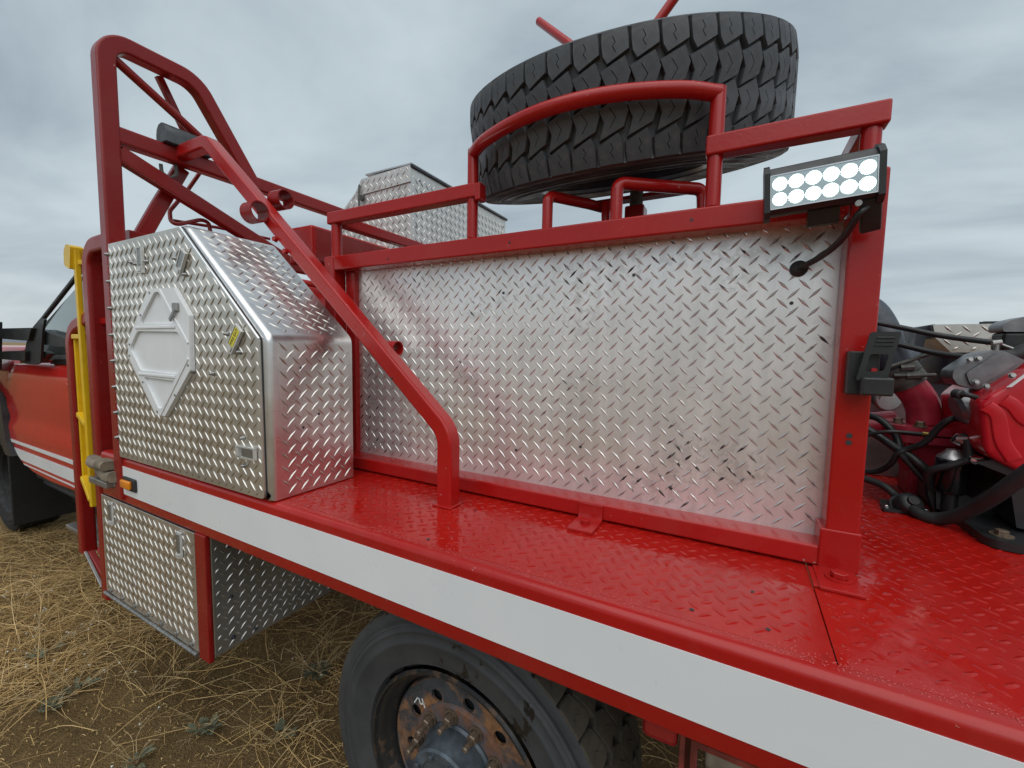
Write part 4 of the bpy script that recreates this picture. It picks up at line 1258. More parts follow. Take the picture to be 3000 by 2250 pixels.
# rest of the cage that the tank sits in
cb('far_rail', -1.47, 0.26, 2.94, 3.0, 1.984, 2.040)
cb('front_rail', -1.535, -1.482, FY + 0.0645, 2.94, 1.985, 2.040)
cb('rear_rail', 0.200, 0.256, FY + 0.0655, 2.94, 1.985, 2.040)
for (x, y) in ((-1.51, 2.97), (0.228, 2.97)):
    cb('far_post', x - 0.03, x + 0.03, y - 0.03, y + 0.03, DZ, 1.983)
tk = box('water_tank', -1.40, 0.16, 1.32, 2.92, DZ + 0.004, 1.90, 'charcoal', None, b=0.03, seg=3)
tag(tk, 'dark water tank hidden behind the tread plate panel of the cage', 'tank')
# transverse red locker ahead of the cage
lk = thing('cross_locker', 'red painted box beam lying across the truck just ahead of the cage', 'locker', (-1.85, 2.1, 2.06))
box('shell', -1.928, -1.763, 1.300, 2.95, 2.062, 2.233, 'red_paint', lk, b=0.012, seg=3)
box('face_sheet', -1.7625, -1.7600, 1.325, 2.93, 2.075, 2.222, 'red_tube_paint', lk, b=0.0008, seg=1)
for (y, z) in ((1.45, 2.10), (1.62, 2.16)):
    cyl('rust_spot', (-1.7605, y, z), (-1.7590, y, z), 0.012, 'rust', lk, n=9)

# ------------------------------------------------------------------ spare tyre and its clamp handle
sp = thing('spare_tyre', 'large chunky black truck tyre lying tilted on top of the red cage', 'tyre', (-0.437, 1.60, 2.15))
sp_ax = Vector((-0.012, -0.300, 1.0)).normalized()
sp_c = Vector((-0.446, 1.652, 2.482))
tyre(sp, sp_c, sp_ax, 0.556, 0.315, 0.30, 47, 'tyre_rubber', 'tyre_rubber', depth=0.016)
lathe('rim', [(-0.135, 0.302), (-0.128, 0.292), (-0.10, 0.285), (-0.04, 0.270), (-0.01, 0.255), (0.0, 0.20), (0.0, 0.11), (0.02, 0.10), (0.02, 0.0001)], sp_c, sp_ax, 'charcoal', sp, n=60, sharp=40)
lathe('rim_lip', [(-0.150, 0.318), (-0.152, 0.308), (-0.140, 0.300), (-0.132, 0.302)], sp_c, sp_ax, 'grey_steel', sp, n=60, sharp=40)
th_ = thing('clamp_handle', 'two crossed red rods sticking up above the spare tyre', 'handle', tuple(sp_c + sp_ax * 0.16))
hub_ = sp_c + sp_ax * 0.19
for tip in (Vector((-0.8692, 1.8000, 3.1344)), Vector((-0.2246, 1.6200, 2.9348))):
    dv = (tip - hub_)
    cyl('rod', hub_, tip, 0.0165, 'red_paint', th_, n=14, b=0.004)
cyl('spindle', sp_c - sp_ax * 0.05, hub_ + sp_ax * 0.03, 0.02, 'red_paint', th_, n=14, b=0.004)

# ------------------------------------------------------------------ LED light bar, switched on
lb = thing('light_bar', 'lit black LED work light with twelve white lamps on the cage corner', 'work light', (0.128, 1.12, 1.97))
lc = Vector((0.1285, 1.086, 2.022))
lu = Vector((1.0, 0.02, 0.062)).normalized()
ln = Vector((0.0, -1.0, -0.10)).normalized()      # facing out and slightly down
lv = ln.cross(lu).normalized() * -1
lv = lu.cross(ln) * -1
if lv.z < 0:
    lv = -lv
def LP(a, b, d):
    return lc + lu * a + lv * b - ln * d
def lprism(name, prof_, a0, a1, mat, parent, **kw):
    n = len(prof_)
    vs = [LP(a0, b, d) for d, b in prof_] + [LP(a1, b, d) for d, b in prof_]
    fs = [(i, (i + 1) % n, n + (i + 1) % n, n + i) for i in range(n)] + [tuple(range(n)), tuple(range(2 * n - 1, n - 1, -1))]
    return mk(name, vs, fs, mat, parent, **kw)
hp_ = [(0.0, -0.034), (0.0, 0.034), (0.010, 0.046), (0.012, 0.044), (0.020, 0.053), (0.022, 0.051), (0.034, 0.058), (0.065, 0.050), (0.070, 0.0), (0.065, -0.040), (0.030, -0.046), (0.010, -0.044)]
lprism('housing', hp_, -0.090, 0.090, 'black_plastic', lb, sharp=20)
cap_p = [(-0.006, -0.040), (-0.006, 0.040), (0.012, 0.056), (0.034, 0.064), (0.068, 0.056), (0.074, 0.0), (0.068, -0.048), (0.026, -0.056), (0.008, -0.052)]
for a0, a1 in ((-0.1015, -0.0905), (0.0905, 0.1015)):
    lprism('end_cap', cap_p, a0, a1, 'black_plastic', lb, sharp=20)
lprism('reflector', [(-0.0010, -0.032), (-0.0010, 0.032), (-0.0025, 0.032), (-0.0025, -0.032)], -0.088, 0.088, 'reflector', lb)
for k, (a0, a1, b0, b1) in enumerate(((-0.090, 0.090, 0.0325, 0.0350), (-0.090, 0.090, -0.0350, -0.0325), (-0.0905, -0.0885, -0.034, 0.034), (0.0885, 0.0905, -0.034, 0.034))):
    lprism('bezel', [(-0.004, b0), (-0.004, b1), (0.001, b1), (0.001, b0)], a0, a1, 'bright_metal', lb)
for i in range(6):
    for j in (-1, 1):
        p = LP(-0.0735 + 0.0294 * i, 0.0155 * j, -0.0030)
        lathe('lamp', [(0, 0.0112), (0.0025, 0.0100), (0.0040, 0.006), (0.0044, 0.0001)], p, ln, 'led_light', lb, n=20)
        lathe('lamp_optic', [(0, 0.0140), (0.0012, 0.0136), (0.0015, 0.0112)], LP(-0.0735 + 0.0294 * i, 0.0155 * j, -0.0026), ln, 'led_optic', lb, n=20)
lprism('mount_foot', [(0.020, -0.046), (0.050, -0.046), (0.060, -0.075), (0.035, -0.075)], -0.02, 0.035, 'black_plastic', lb)
br_ = G()
br_.add(*sweep_vf([LP(0.083, -0.040, 0.015), LP(0.086, -0.070, 0.03), LP(0.090, -0.098, 0.05)], rsq(0.034, 0.018, 0.004), tuple(ln)))
br_.build('side_bracket', 'black_plastic', lb)
cyl('bracket_bolt', LP(0.060, -0.050, 0.002), LP(0.060, -0.050, -0.006), 0.006, 'grey_steel', lb, n=10)
cc = conduit('lamp_cable', [LP(0.080, -0.055, 0.02), (0.196, 1.108, 1.958), (0.184, 1.140, 1.930), (0.166, 1.176, 1.908), (0.142, 1.215, 1.893), (0.124, 1.236, 1.886), (0.116, 1.250, 1.884)], 0.0075, 'black_plastic')
tag(cc, 'black ribbed cable hanging from the LED light into the tread plate', 'cable')
gr = lathe('grommet', [(0, 0.0195), (0.006, 0.0195), (0.012, 0.016), (0.016, 0.008), (0.016, 0.0001)], (0.115, FY + 0.0722, 1.883), (0, -1, 0), 'black_rubber', None, n=20)
tag(gr, 'round black rubber grommet where the light cable enters the panel', 'grommet')

# ------------------------------------------------------------------ black toggle latch on the rear post
tl = thing('toggle_latch', 'black plastic toggle latch bolted to the red rear post', 'latch', (0.24, 1.16, 1.60))
box('base', 0.208, 0.2600, 1.150, 1.1885, 1.588, 1.682, 'black_plastic', tl, b=0.003)
box('lower_jaw', 0.226, 0.278, 1.115, 1.1495, 1.590, 1.628, 'black_plastic', tl, b=0.004)
ff = round_poly([(0.218, 1.620), (0.268, 1.620), (0.285, 1.722), (0.236, 1.722)], 0.006, 3)
fh = round_poly([(0.232, 1.640), (0.262, 1.640), (0.268, 1.676), (0.238, 1.676)], 0.005, 3)
mk('flap', *plate_vf(ff, [fh], XZ(1.128), 0.008), 'black_plastic', tl, sharp=30)
for z in (1.694, 1.702, 1.710):
    box('grip_rib', 0.244 + (z - 1.70) * 0.16, 0.274 + (z - 1.70) * 0.16, 1.1255, 1.1285, z - 0.0016, z + 0.0016, 'black_plastic', tl, b=0.001, seg=1)
cyl('red_button', (0.250, 1.1495, 1.642), (0.250, 1.143, 1.642), 0.005, 'engine_red', tl, n=14)

# ------------------------------------------------------------------ tall aluminium box behind the cage rails
wb = thing('lidded_box', 'pale aluminium tread plate box with overhanging lid behind the cage rails', 'box', (-1.79, 2.3, 2.0))
wpoly = [p2(q) for q in ((-1.6013, 1.7900, 2.6378), (-1.9659, 1.7900, 2.6232), (-2.1252, 1.7900, 2.4944), (-2.2741, 1.7900, 2.3559))]
Xr_ = -1.602
front = [(Xr_, 2.0), (Xr_, wpoly[0][1]), wpoly[1], wpoly[2], (wpoly[2][0] - 0.15, 2.0)]
vs = [(a, 1.79, b) for a, b in front] + [(a, 2.82, b) for a, b in front]
n = len(front)
wbb = mk('body', vs, [(i, (i + 1) % n, n + (i + 1) % n, n + i) for i in range(n)] + [tuple(range(n)), tuple(range(2 * n - 1, n - 1, -1))], 'pale_aluminium', wb, sharp=20)
lugs('tread', [(a, b) for a, b in front][::-1], (0, 1.7898, 0), (1, 0, 0), (0, 0, 1), 'door_lug', wbb, off=(0.01, 0.01), h=0.0028)
lugs('side_tread', [(1.80, 2.01), (2.81, 2.01), (2.81, wpoly[0][1] - 0.01), (1.80, wpoly[0][1] - 0.01)], (Xr_ + 0.0002, 0, 0), (0, 1, 0), (0, 0, 1), 'door_lug', wbb, off=(0.01, 0.01), h=0.0028)
lx0, lz0 = wpoly[1]
lid = G()
lzt = wpoly[0][1]
lp_ = [(Xr_ + 0.002, lzt - 0.075), (Xr_ + 0.002, lzt + 0.012), (lx0 - 0.004, lz0 + 0.012), (lx0 - 0.058, lz0 - 0.060), (lx0 - 0.030, lz0 - 0.075)]
vs = [(a, 1.782, b) for a, b in lp_] + [(a, 1.788, b) for a, b in lp_]
n = len(lp_)
wlid = mk('lid_skirt', vs, [(i, (i + 1) % n, n + (i + 1) % n, n + i) for i in range(n)] + [tuple(range(n)), tuple(range(2 * n - 1, n - 1, -1))], 'pale_aluminium', wb, sharp=20)
lugs('tread', lp_[::-1], (0, 1.782, 0), (1, 0, 0), (0, 0, 1), 'door_lug', wlid, off=(0.02, 0.02), h=0.0028)
mk('lid', *sweep_vf([(Xr_ - 0.16, 1.780, lzt + 0.016), (Xr_ - 0.16, 2.3, lzt + 0.016), (Xr_ - 0.16, 2.83, lzt + 0.016)], rsq(0.345, 0.008, 0.002, 1), (0, 0, 1)), 'dull_aluminium', wb)
sqtube('lid_edge', [(Xr_ + 0.006, 1.782, lzt + 0.010), (Xr_ + 0.006, 2.83, lzt + 0.010)], 0.012, 0.018, 'charcoal', wb, cr=0.002)
ct = G()
ct.add(*sweep_vf([(lx0 - 0.012, 1.775, lz0 - 0.02), (lx0 - 0.012, 1.770, lz0 - 0.09), (lx0 - 0.006, 1.768, lz0 - 0.15)], rsq(0.012, 0.008, 0.002, 1), (0, -1, 0)))
ct.add(*lathe_vf([(0, 0.018), (0.012, 0.016), (0.012, 0.0001)], (lx0 + 0.006, 1.780, lz0 - 0.095), (0, -1, 0), 12))
ct.build('lid_catch', 'clamp_grey', wb)
for (y, dz) in ((1.86, -0.045), (2.79, -0.05), (1.83, -0.30)):
    cyl('rivet', (Xr_, y, lzt + dz), (Xr_ + 0.003, y, lzt + dz), 0.008, 'grey_steel', wb, n=8)

# ------------------------------------------------------------------ step frame, ladder, blanket between cab and rack
sf_ = thing('step_frame', 'red bent tube step frame with tread between the cab and the toolbox', 'step frame', (-2.75, 0.83, 0.43))
sqtube('outer_hoop', [(-2.668, 0.826, 0.425), (-2.668, 0.826, 2.108), (-2.440, 0.826, 2.112)], 0.072, 0.070, 'red_tube_paint', sf_, r=0.095, up=(0, 1, 0), n=9, cr=0.014)
sqtube('inner_hoop', [(-2.915, 0.815, 0.60), (-2.915, 0.815, 1.735), (-2.700, 0.826, 1.790)], 0.060, 0.060, 'red_tube_paint', sf_, r=0.11, up=(0, 1, 0), n=9, cr=0.012)
sqtube('foot_bar', [(-2.935, 0.815, 0.610), (-2.690, 0.826, 0.440)], 0.050, 0.030, 'red_tube_paint', sf_, up=(0, 1, 0))
sqtube('foot_trim', [(-2.915, 0.796, 0.625), (-2.700, 0.796, 0.475)], 0.008, 0.012, 'grey_steel', sf_, up=(0, 1, 0), cr=0.002)
sqtube('rung', [(-2.640, 0.84, 1.772), (-2.43, 0.84, 1.772)], 0.030, 0.030, 'red_paint', sf_, up=(0, 1, 0))
stp = G()
for k in range(6):
    for j in range(3):
        stp.add(*lathe_vf([(0, 0.018), (0.010, 0.015), (0.010, 0.009), (0.0, 0.009)], (-2.88 + 0.034 * k, 0.868 + 0.05 * j, 0.600 - 0.022 * k), (0, 0, 1), 8))
stp.add(*sweep_vf([(-2.90, 0.92, 0.604), (-2.70, 0.92, 0.474)], rsq(0.16, 0.006, 0.001, 1), (0, 0, 1)))
stp.build('step_tread', 'pump_red', sf_)
bh = box('bulkhead', -2.66, -2.645, 0.88, 2.9, 0.99, 1.78, 'dull_aluminium', sf_, b=0.003)
lugs('tread', [(0.89, 0.50), (1.3, 0.50), (1.3, 1.77), (0.89, 1.77)], (-2.6448, 0, 0), (0, 1, 0), (0, 0, 1), 'door_lug', bh)

ld = thing('ladder', 'bright yellow fibreglass ladder strapped upright behind the cab', 'ladder', (-2.80, 0.79, 0.87))
sqtube('side_rail', [(-2.757, 0.799, 0.872), (-2.757, 0.795, 2.100)], 0.026, 0.020, 'yellow_fibreglass', ld, up=(0, 1, 0), cr=0.003)
box('rail_web', -2.868, -2.772, 0.822, 0.828, 0.990, 1.735, 'yellow_fibreglass', ld, b=0.002)
sqtube('side_rail', [(-2.872, 0.812, 0.995), (-2.872, 0.812, 1.715), (-2.842, 0.812, 1.765), (-2.775, 0.812, 1.775)], 0.016, 0.026, 'yellow_fibreglass', ld, r=0.05, up=(0, 1, 0), cr=0.003)
for (za, zb) in ((1.700, 1.700), (1.318, 1.275), (1.000, 0.900)):
    sqtube('rung', [(-2.866, 0.804, za), (-2.770, 0.802, zb)], 0.030, 0.022, 'yellow_fibreglass', ld, up=(0, 0, 1), cr=0.003)
hkp = [(-2.835, 2.035), (-2.770, 2.010), (-2.745, 2.115), (-2.800, 2.130), (-2.830, 2.100)]
mk('top_hook', *plate_vf(round_poly(hkp, 0.012, 3), [], XZ(0.772), 0.045), 'yellow_fibreglass', ld, sharp=30)
sqtube('top_rung', [(-2.765, 0.80, 2.045), (-2.52, 0.90, 2.045)], 0.028, 0.022, 'yellow_fibreglass', ld, cr=0.003)
cyl('rail_bolt', (-2.825, 0.822, 1.555), (-2.825, 0.806, 1.555), 0.010, 'clamp_grey', ld, n=10)

tray = box('tray', -2.640, -2.455, 0.755, 0.93, 1.022, 1.050, 'grey_steel', None, b=0.004)
tag(tray, 'small bare steel tray under the folded blanket beside the step frame', 'tray')
bk = G()
rnd = random.Random(5)
for k, (z0, z1, x0, y0) in enumerate(((1.051, 1.098, -2.650, 0.748), (1.100, 1.142, -2.700, 0.735))):
    pts = []
    for t_ in np.linspace(0, 1, 9):
        pts.append((x0 + 0.02 + 0.22 * t_, y0 + 0.09 + 0.006 * math.sin(t_ * 5 + k), (z0 + z1) / 2 + 0.005 * math.sin(t_ * 7 + 2 * k)))
    sc = [0.80 + 0.2 * min(1, 4 * t_) for t_ in np.linspace(0, 1, 9)]
    bk.add(*sweep_vf(pts, rsq(0.17, z1 - z0, 0.018, 4), (0, 0, 1), scale=sc))
bko = bk.build('blanket', 'cloth', None, sharp=60)
tag(bko, 'folded dusty tan blanket on the tray between ladder and toolbox', 'blanket')

# ------------------------------------------------------------------ pump, engine and clutter at the back of the deck
pu = thing('pump', 'dark red water pump with bolted flange and tall elbow on the deck', 'pump', (0.62, 2.0, DZ))
elp = [(0.5877, 2.0000, 1.4381), (0.5832, 2.0000, 1.4819), (0.5679, 2.0000, 1.5249), (0.5478, 2.0000, 1.5568), (0.5310, 2.0000, 1.5780)]
mk('elbow', *sweep_vf(spline(elp, 6), circ(0.0485, 26), (0, 1, 0)), 'pump_red', pu, sharp=50)
fz = Vector(elp[0])
fl_ = round_poly([(fz.x - 0.105, 1.925), (fz.x - 0.07, 1.90), (fz.x + 0.07, 1.90), (fz.x + 0.115, 1.94), (fz.x + 0.115, 2.08), (fz.x - 0.105, 2.08)], 0.012, 3)
mk('flange', *plate_vf(fl_, [], lambda a, b, d: (a, b, fz.z - 0.028 + d), 0.024), 'pump_red', pu, sharp=30)
mk('flange', *plate_vf(offset_poly(fl_, 0.006), [], lambda a, b, d: (a, b, fz.z - 0.060 + d), 0.026), 'pump_red', pu, sharp=30)
for (dx, y) in ((-0.035, 1.915), (-0.075, 1.985), (0.085, 1.925), (0.09, 2.05)):
    hexbolt('flange_bolt', (fz.x + dx, y, fz.z - 0.004), (0, 0, 1), 0.013, 0.020, 'stud_steel', pu)
vc = Vector((0.6398, 2.0500, 1.3344))
lathe('volute', [(-0.09, 0.0001), (-0.09, 0.07), (-0.06, 0.105), (0.0, 0.118), (0.06, 0.105), (0.09, 0.07), (0.09, 0.0001)], vc, (1, 0.2, 0), 'pump_red', pu, n=32)
mk('neck', *sweep_vf([(fz.x + 0.01, 2.0, fz.z - 0.06), (fz.x + 0.02, 2.01, fz.z - 0.10), tuple(vc)], circ(0.055, 20)), 'pump_red', pu)
cyl('inlet', (0.5332, 2.0800, 1.4250), (0.4244, 2.0800, 1.4022), 0.046, 'pump_red', pu, n=22, b=0.006)
box('pump_foot', vc.x - 0.08, vc.x + 0.08, 2.0, 2.12, DZ + 0.002, vc.z - 0.07, 'pump_red', pu, b=0.006)
ce_ = [Vector((0.5357, 2.0000, 1.5709)), Vector((0.5155, 2.0000, 1.5995)), Vector((0.4961, 2.0000, 1.6341))]
cpl = thing('hose_coupling', 'grey clamped coupling joining the black suction hose to the red elbow', 'coupling', tuple(ce_[0]))
mk('sleeve', *sweep_vf(ce_, circ(0.056, 26), (0, 1, 0)), 'clamp_grey', cpl)
dc = (ce_[2] - ce_[0]).normalized()
for t_ in (0.18, 0.62):
    c0 = ce_[0].lerp(ce_[2], t_)
    lathe('clamp_band', [(0, 0.058), (0, 0.0625), (0.030, 0.0625), (0.030, 0.058)], c0, dc, 'clamp_grey', cpl, n=30, sharp=40)
    p = c0 + dc * 0.015 + Vector((0.01, -0.062, 0.012))
    cyl('clamp_screw', p + Vector((-0.055, -0.006, 0.0 if t_ < .5 else 0.0)), p + Vector((0.055, -0.004, 0.006 if t_ < .5 else 0.05)), 0.0065, 'clamp_grey', cpl, n=10, b=0.001)
    cyl('clamp_lug', p + Vector((-0.02, 0.0, 0)), p + Vector((0.015, 0.0, 0.004)), 0.0135, 'clamp_grey', cpl, n=8)
sh_ = mk('suction_hose', *sweep_vf(spline([(0.5009, 2.0000, 1.6268), (0.4860, 2.0000, 1.6580), (0.4686, 2.0000, 1.7023), (0.4601, 2.0300, 1.7595), (0.4373, 2.1000, 1.8376), (0.3865, 2.1500, 1.8921)], 6), circ(0.052, 26), (0, 1, 0)), 'charcoal', None)
tag(sh_, 'thick black suction hose rising behind the red rear post', 'hose')
va = thing('valve', 'pale grey round valve body behind the red rear post', 'valve', (0.5436, 2.3000, 1.4911))
cyl('barrel', (0.5137, 2.3000, 1.5109), (0.5435, 2.2600, 1.5013), 0.043, 'grey_steel', va, n=24, b=0.006)
cyl('face', (0.5431, 2.2650, 1.5008), (0.5477, 2.2500, 1.5003), 0.050, 'dull_aluminium', va, n=24, b=0.004)
box('valve_base', 0.44, 0.62, 2.27, 2.35, 1.17, 1.50, 'grey_steel', va, b=0.004)
bm_ = box('support_beam', 0.30, 0.66, 2.36, 2.42, 1.455, 1.490, 'grey_steel', None, b=0.003)
tag(bm_, 'grey steel beam running behind the pump elbow', 'beam')
chn = box('deck_channel', 0.25, 0.98, 2.74, 2.84, DZ + 0.003, DZ + 0.075, 'grey_steel', None, b=0.004)
tag(chn, 'bright metal channel lying on the red deck behind the cables', 'channel')
mu = thing('muffler', 'dark round muffler can in front of the pale tread plate cover', 'muffler', (0.7438, 2.5000, 1.5819))
mc = Vector((0.7322, 2.5000, 1.6741))
lathe('can', [(0, 0.0001), (0, 0.085), (0.012, 0.112), (0.03, 0.118), (0.06, 0.118), (0.064, 0.122), (0.072, 0.122), (0.076, 0.118), (0.40, 0.118), (0.42, 0.10), (0.42, 0.0001)], mc, (1, 0.12, 0), 'charcoal', mu, n=40, sharp=40)
wc_ = thing('engine_cover', 'pale tread plate cover with chamfered corner behind the muffler', 'cover', (0.7342, 2.3000, 1.6935))
cvp = [p2(q) for q in ((0.6734, 2.3000, 1.8044), (0.8763, 2.3000, 1.8047), (0.8847, 2.3000, 1.6962), (0.7342, 2.3000, 1.6935), (0.6850, 2.3000, 1.7502))]
cvb = mk('sheet', *plate_vf(cvp, [], XZ(2.30), 0.30), 'door_plate', wc_, sharp=25)
lugs('tread', cvp[::-1], (0, 2.30, 0), (1, 0, 0), (0, 0, 1), 'door_lug', cvb, L=0.046, w=0.010, h=0.003, pitch=0.052, off=(0.02, 0.015))
hdp = [p2(q) for q in ((0.6402, 2.3600, 1.7949), (0.6909, 2.3600, 1.8087), (0.7028, 2.3600, 1.7523), (0.6682, 2.3600, 1.7522), (0.6616, 2.3600, 1.7096), (0.6334, 2.3600, 1.7213))]
mk('hood', *plate_vf(hdp, [], XZ(2.34), 0.25), 'charcoal', wc_, sharp=25)
box('cover_stud', Vector((0.9403, 2.7000, 1.8341)).x, Vector((0.8535, 2.4000, 1.8156)).x, 2.40, 2.43, 1.80, 1.818, 'charcoal', wc_, b=0.003)
re_ = thing('hose_reel', 'dark blue-black round reel side behind the muffler', 'reel', (0.8582, 2.9500, 1.3924))
rcn = Vector((0.8327, 2.9500, 1.5261))
lathe('disc', [(-0.03, 0.0001), (-0.03, 0.175), (-0.02, 0.190), (0.0, 0.196), (0.16, 0.196), (0.18, 0.18), (0.18, 0.0001)], rcn, (0.25, -1, 0), 'charcoal', re_, n=44)
lathe('rim', [(0.0, 0.197), (0.0, 0.203), (0.02, 0.203), (0.02, 0.197)], rcn, (0.25, -1, 0), 'grey_steel', re_, n=44)
# orange cloth bundled behind the reel
ov = []
oc = Vector((0.9891, 3.0600, 1.4784))
of = []
nu, nv = 14, 12
for i in range(nu):
    for j in range(nv + 1):
        th = 2 * math.pi * i / nu; ph = math.pi * j / nv
        k = 1 + 0.38 * mnoise.noise((math.cos(th) * 2.2, math.sin(th) * 2.2, ph * 1.7))
        ov.append(oc + Vector((math.sin(ph) * math.cos(th) * 0.09 * k, math.sin(ph) * math.sin(th) * 0.05 * k, math.cos(ph) * 0.125 * k)))
for i in range(nu):
    for j in range(nv):
        of.append((i * (nv + 1) + j, ((i + 1) % nu) * (nv + 1) + j, ((i + 1) % nu) * (nv + 1) + j + 1, i * (nv + 1) + j + 1))
oo = mk('bundled_cloth', ov, of, 'orange_cloth', None, sharp=30)
tag(oo, 'crumpled orange cloth showing between the reel and the engine', 'cloth')

en = thing('engine', 'red and black petrol engine standing on the wet deck', 'engine', (0.85, 1.85, DZ))
mtp = round_poly([(0.602, 1.548), (1.30, 1.53), (1.30, 2.30), (0.60, 2.30)], 0.05, 4)
mk('mount_plate', *plate_vf(mtp, [], lambda a, b, d: (a, b, DZ + 0.0025 + d), 0.022), 'black_plastic', en, sharp=30)
hexbolt('mount_bolt', (0.648, 1.606, DZ + 0.024), (0, 0, 1), 0.014, 0.016, 'stud_steel', en, washer=1.7)
box('crankcase', 0.70, 1.25, 1.66, 2.16, DZ + 0.0255, 1.46, 'black_plastic', en, b=0.02, seg=3)
bp1 = [p2(q) for q in ((0.6024, 1.6800, 1.3765), (0.6675, 1.6800, 1.3504), (0.6826, 1.6800, 1.2850), (0.6966, 1.6800, 1.2077), (0.7207, 1.6800, 1.2041), (0.7083, 1.6800, 1.3626), (0.6460, 1.6800, 1.3916))]
mk('side_bracket', *plate_vf(bp1, [], XZ(1.66), 0.012), 'black_plastic', en, sharp=30)
bp2 = [p2(q) for q in ((0.5709, 1.8000, 1.2681), (0.6002, 1.8000, 1.2599), (0.6574, 1.8000, 1.2406), (0.7157, 1.8000, 1.3213), (0.7350, 1.8000, 1.2105), (0.6401, 1.8000, 1.1647), (0.5764, 1.8000, 1.1918))]
mk('engine_bed', *plate_vf(bp2, [], XZ(1.80), 0.16), 'black_plastic', en, sharp=30)
rpoly = [p2(q) for q in ((0.5909, 1.6600, 1.5463), (0.6135, 1.6600, 1.4108), (0.6312, 1.6600, 1.3926), (0.6854, 1.6600, 1.3627), (0.7799, 1.6600, 1.3774), (0.7552, 1.6600, 1.6803), (0.6738, 1.6600, 1.6339), (0.6095, 1.6600, 1.5709))]
bm = bmesh.new()
fvs = [bm.verts.new((a, 1.64, b)) for a, b in rpoly]
bkv = [bm.verts.new((a + 0.02, 1.98, b)) for a, b in rpoly]
n = len(rpoly)
for i in range(n):
    bm.faces.new((fvs[i], fvs[(i + 1) % n], bkv[(i + 1) % n], bkv[i]))
bm.faces.new(fvs[::-1]); bm.faces.new(bkv)
bmesh.ops.recalc_face_normals(bm, faces=bm.faces)
bmesh.ops.bevel(bm, geom=list(bm.edges), offset=0.020, segments=4, profile=0.6, affect='EDGES')
bm.verts.index_update()
mk('blower_housing', [v.co.copy() for v in bm.verts], [tuple(v.index for v in f.verts) for f in bm.faces], 'engine_red', en, sharp=50)
bm.free()
# embossed ridge on the housing and label bar
rdg = [(0.6044, 1.6395, 1.5408), (0.6281, 1.6395, 1.5171), (0.6433, 1.6395, 1.4475), (0.6685, 1.6395, 1.3994)]
mk('housing_ridge', *sweep_vf(spline(rdg, 5), rsq(0.034, 0.010, 0.0045), (0, 1, 0)), 'engine_red', en)
rdg = [(0.6366, 1.6395, 1.5603), (0.6572, 1.6395, 1.5450), (0.6788, 1.6395, 1.5133), (0.7064, 1.6395, 1.4965)]
mk('housing_ridge', *sweep_vf(spline(rdg, 5), rsq(0.034, 0.010, 0.0045), (0, 1, 0)), 'engine_red', en)
wl_ = [p2(q) for q in ((0.6377, 1.6340, 1.5950), (0.6472, 1.6340, 1.5964), (0.6715, 1.6340, 1.6261), (0.6708, 1.6340, 1.6348))]
mk('white_label', *plate_vf(wl_, [], XZ(1.6335), 0.004), 'white_enamel', en)
spoly = [p2(q) for q in ((0.5640, 1.7500, 1.6135), (0.5648, 1.7500, 1.6338), (0.6184, 1.7500, 1.6859), (0.6601, 1.7500, 1.6971), (0.7116, 1.7500, 1.6672), (0.6932, 1.7500, 1.6431), (0.6221, 1.7500, 1.5795), (0.5769, 1.7500, 1.5923))]
shr = mk('top_shroud', *plate_vf(round_poly(spoly, 0.006, 2), [], XZ(1.74), 0.09), 'engine_grey', en, sharp=25)
sp2 = [p2(q) for q in ((0.5893, 1.7350, 1.6276), (0.6547, 1.7350, 1.6925), (0.6940, 1.7350, 1.6611), (0.6163, 1.7350, 1.5863), (0.6005, 1.7350, 1.5945))]
mk('shroud_panel', *plate_vf(round_poly(sp2, 0.008, 3), [], XZ(1.730), 0.0095), 'engine_grey', en, sharp=25)
for q in ((0.6105, 1.7280, 1.6016), (0.5951, 1.7350, 1.6673), (0.6132, 1.7350, 1.6708), (0.6188, 1.6900, 1.5925), (0.6440, 1.6320, 1.6269)):
    hexbolt('shroud_bolt', q, (0, -1, 0.2), 0.0065, 0.009, 'grey_steel', en, washer=1.2)
af = thing('air_filter', 'black air filter housing on top of the engine at the frame edge', 'air filter', (0.80, 1.9, 1.70))
afp = [p2(q) for q in ((0.7157, 1.9000, 1.7558), (0.7161, 1.9000, 1.7798), (0.7320, 1.9000, 1.7923), (0.7705, 1.9000, 1.8041), (0.8339, 1.9000, 1.8042), (0.8379, 1.9000, 1.7552))]
mk('lid', *plate_vf(round_poly(afp, 0.008, 3), [], XZ(1.89), 0.09), 'engine_grey', af, sharp=25)
box('lower_case', Vector((0.7206, 1.9000, 1.7365)).x, 1.2, 1.895, 1.975, Vector((0.7236, 1.9000, 1.6980)).z, Vector((0.7191, 1.9000, 1.7551)).z, 'black_plastic', af, b=0.01, seg=3)
pipe('breather', [(0.6847, 1.8000, 1.6781), (0.7099, 1.8000, 1.6817), (0.7376, 1.8000, 1.7003), (0.7773, 1.8000, 1.7097)], 0.020, 'black_rubber', af, smooth_path=True, n=14)
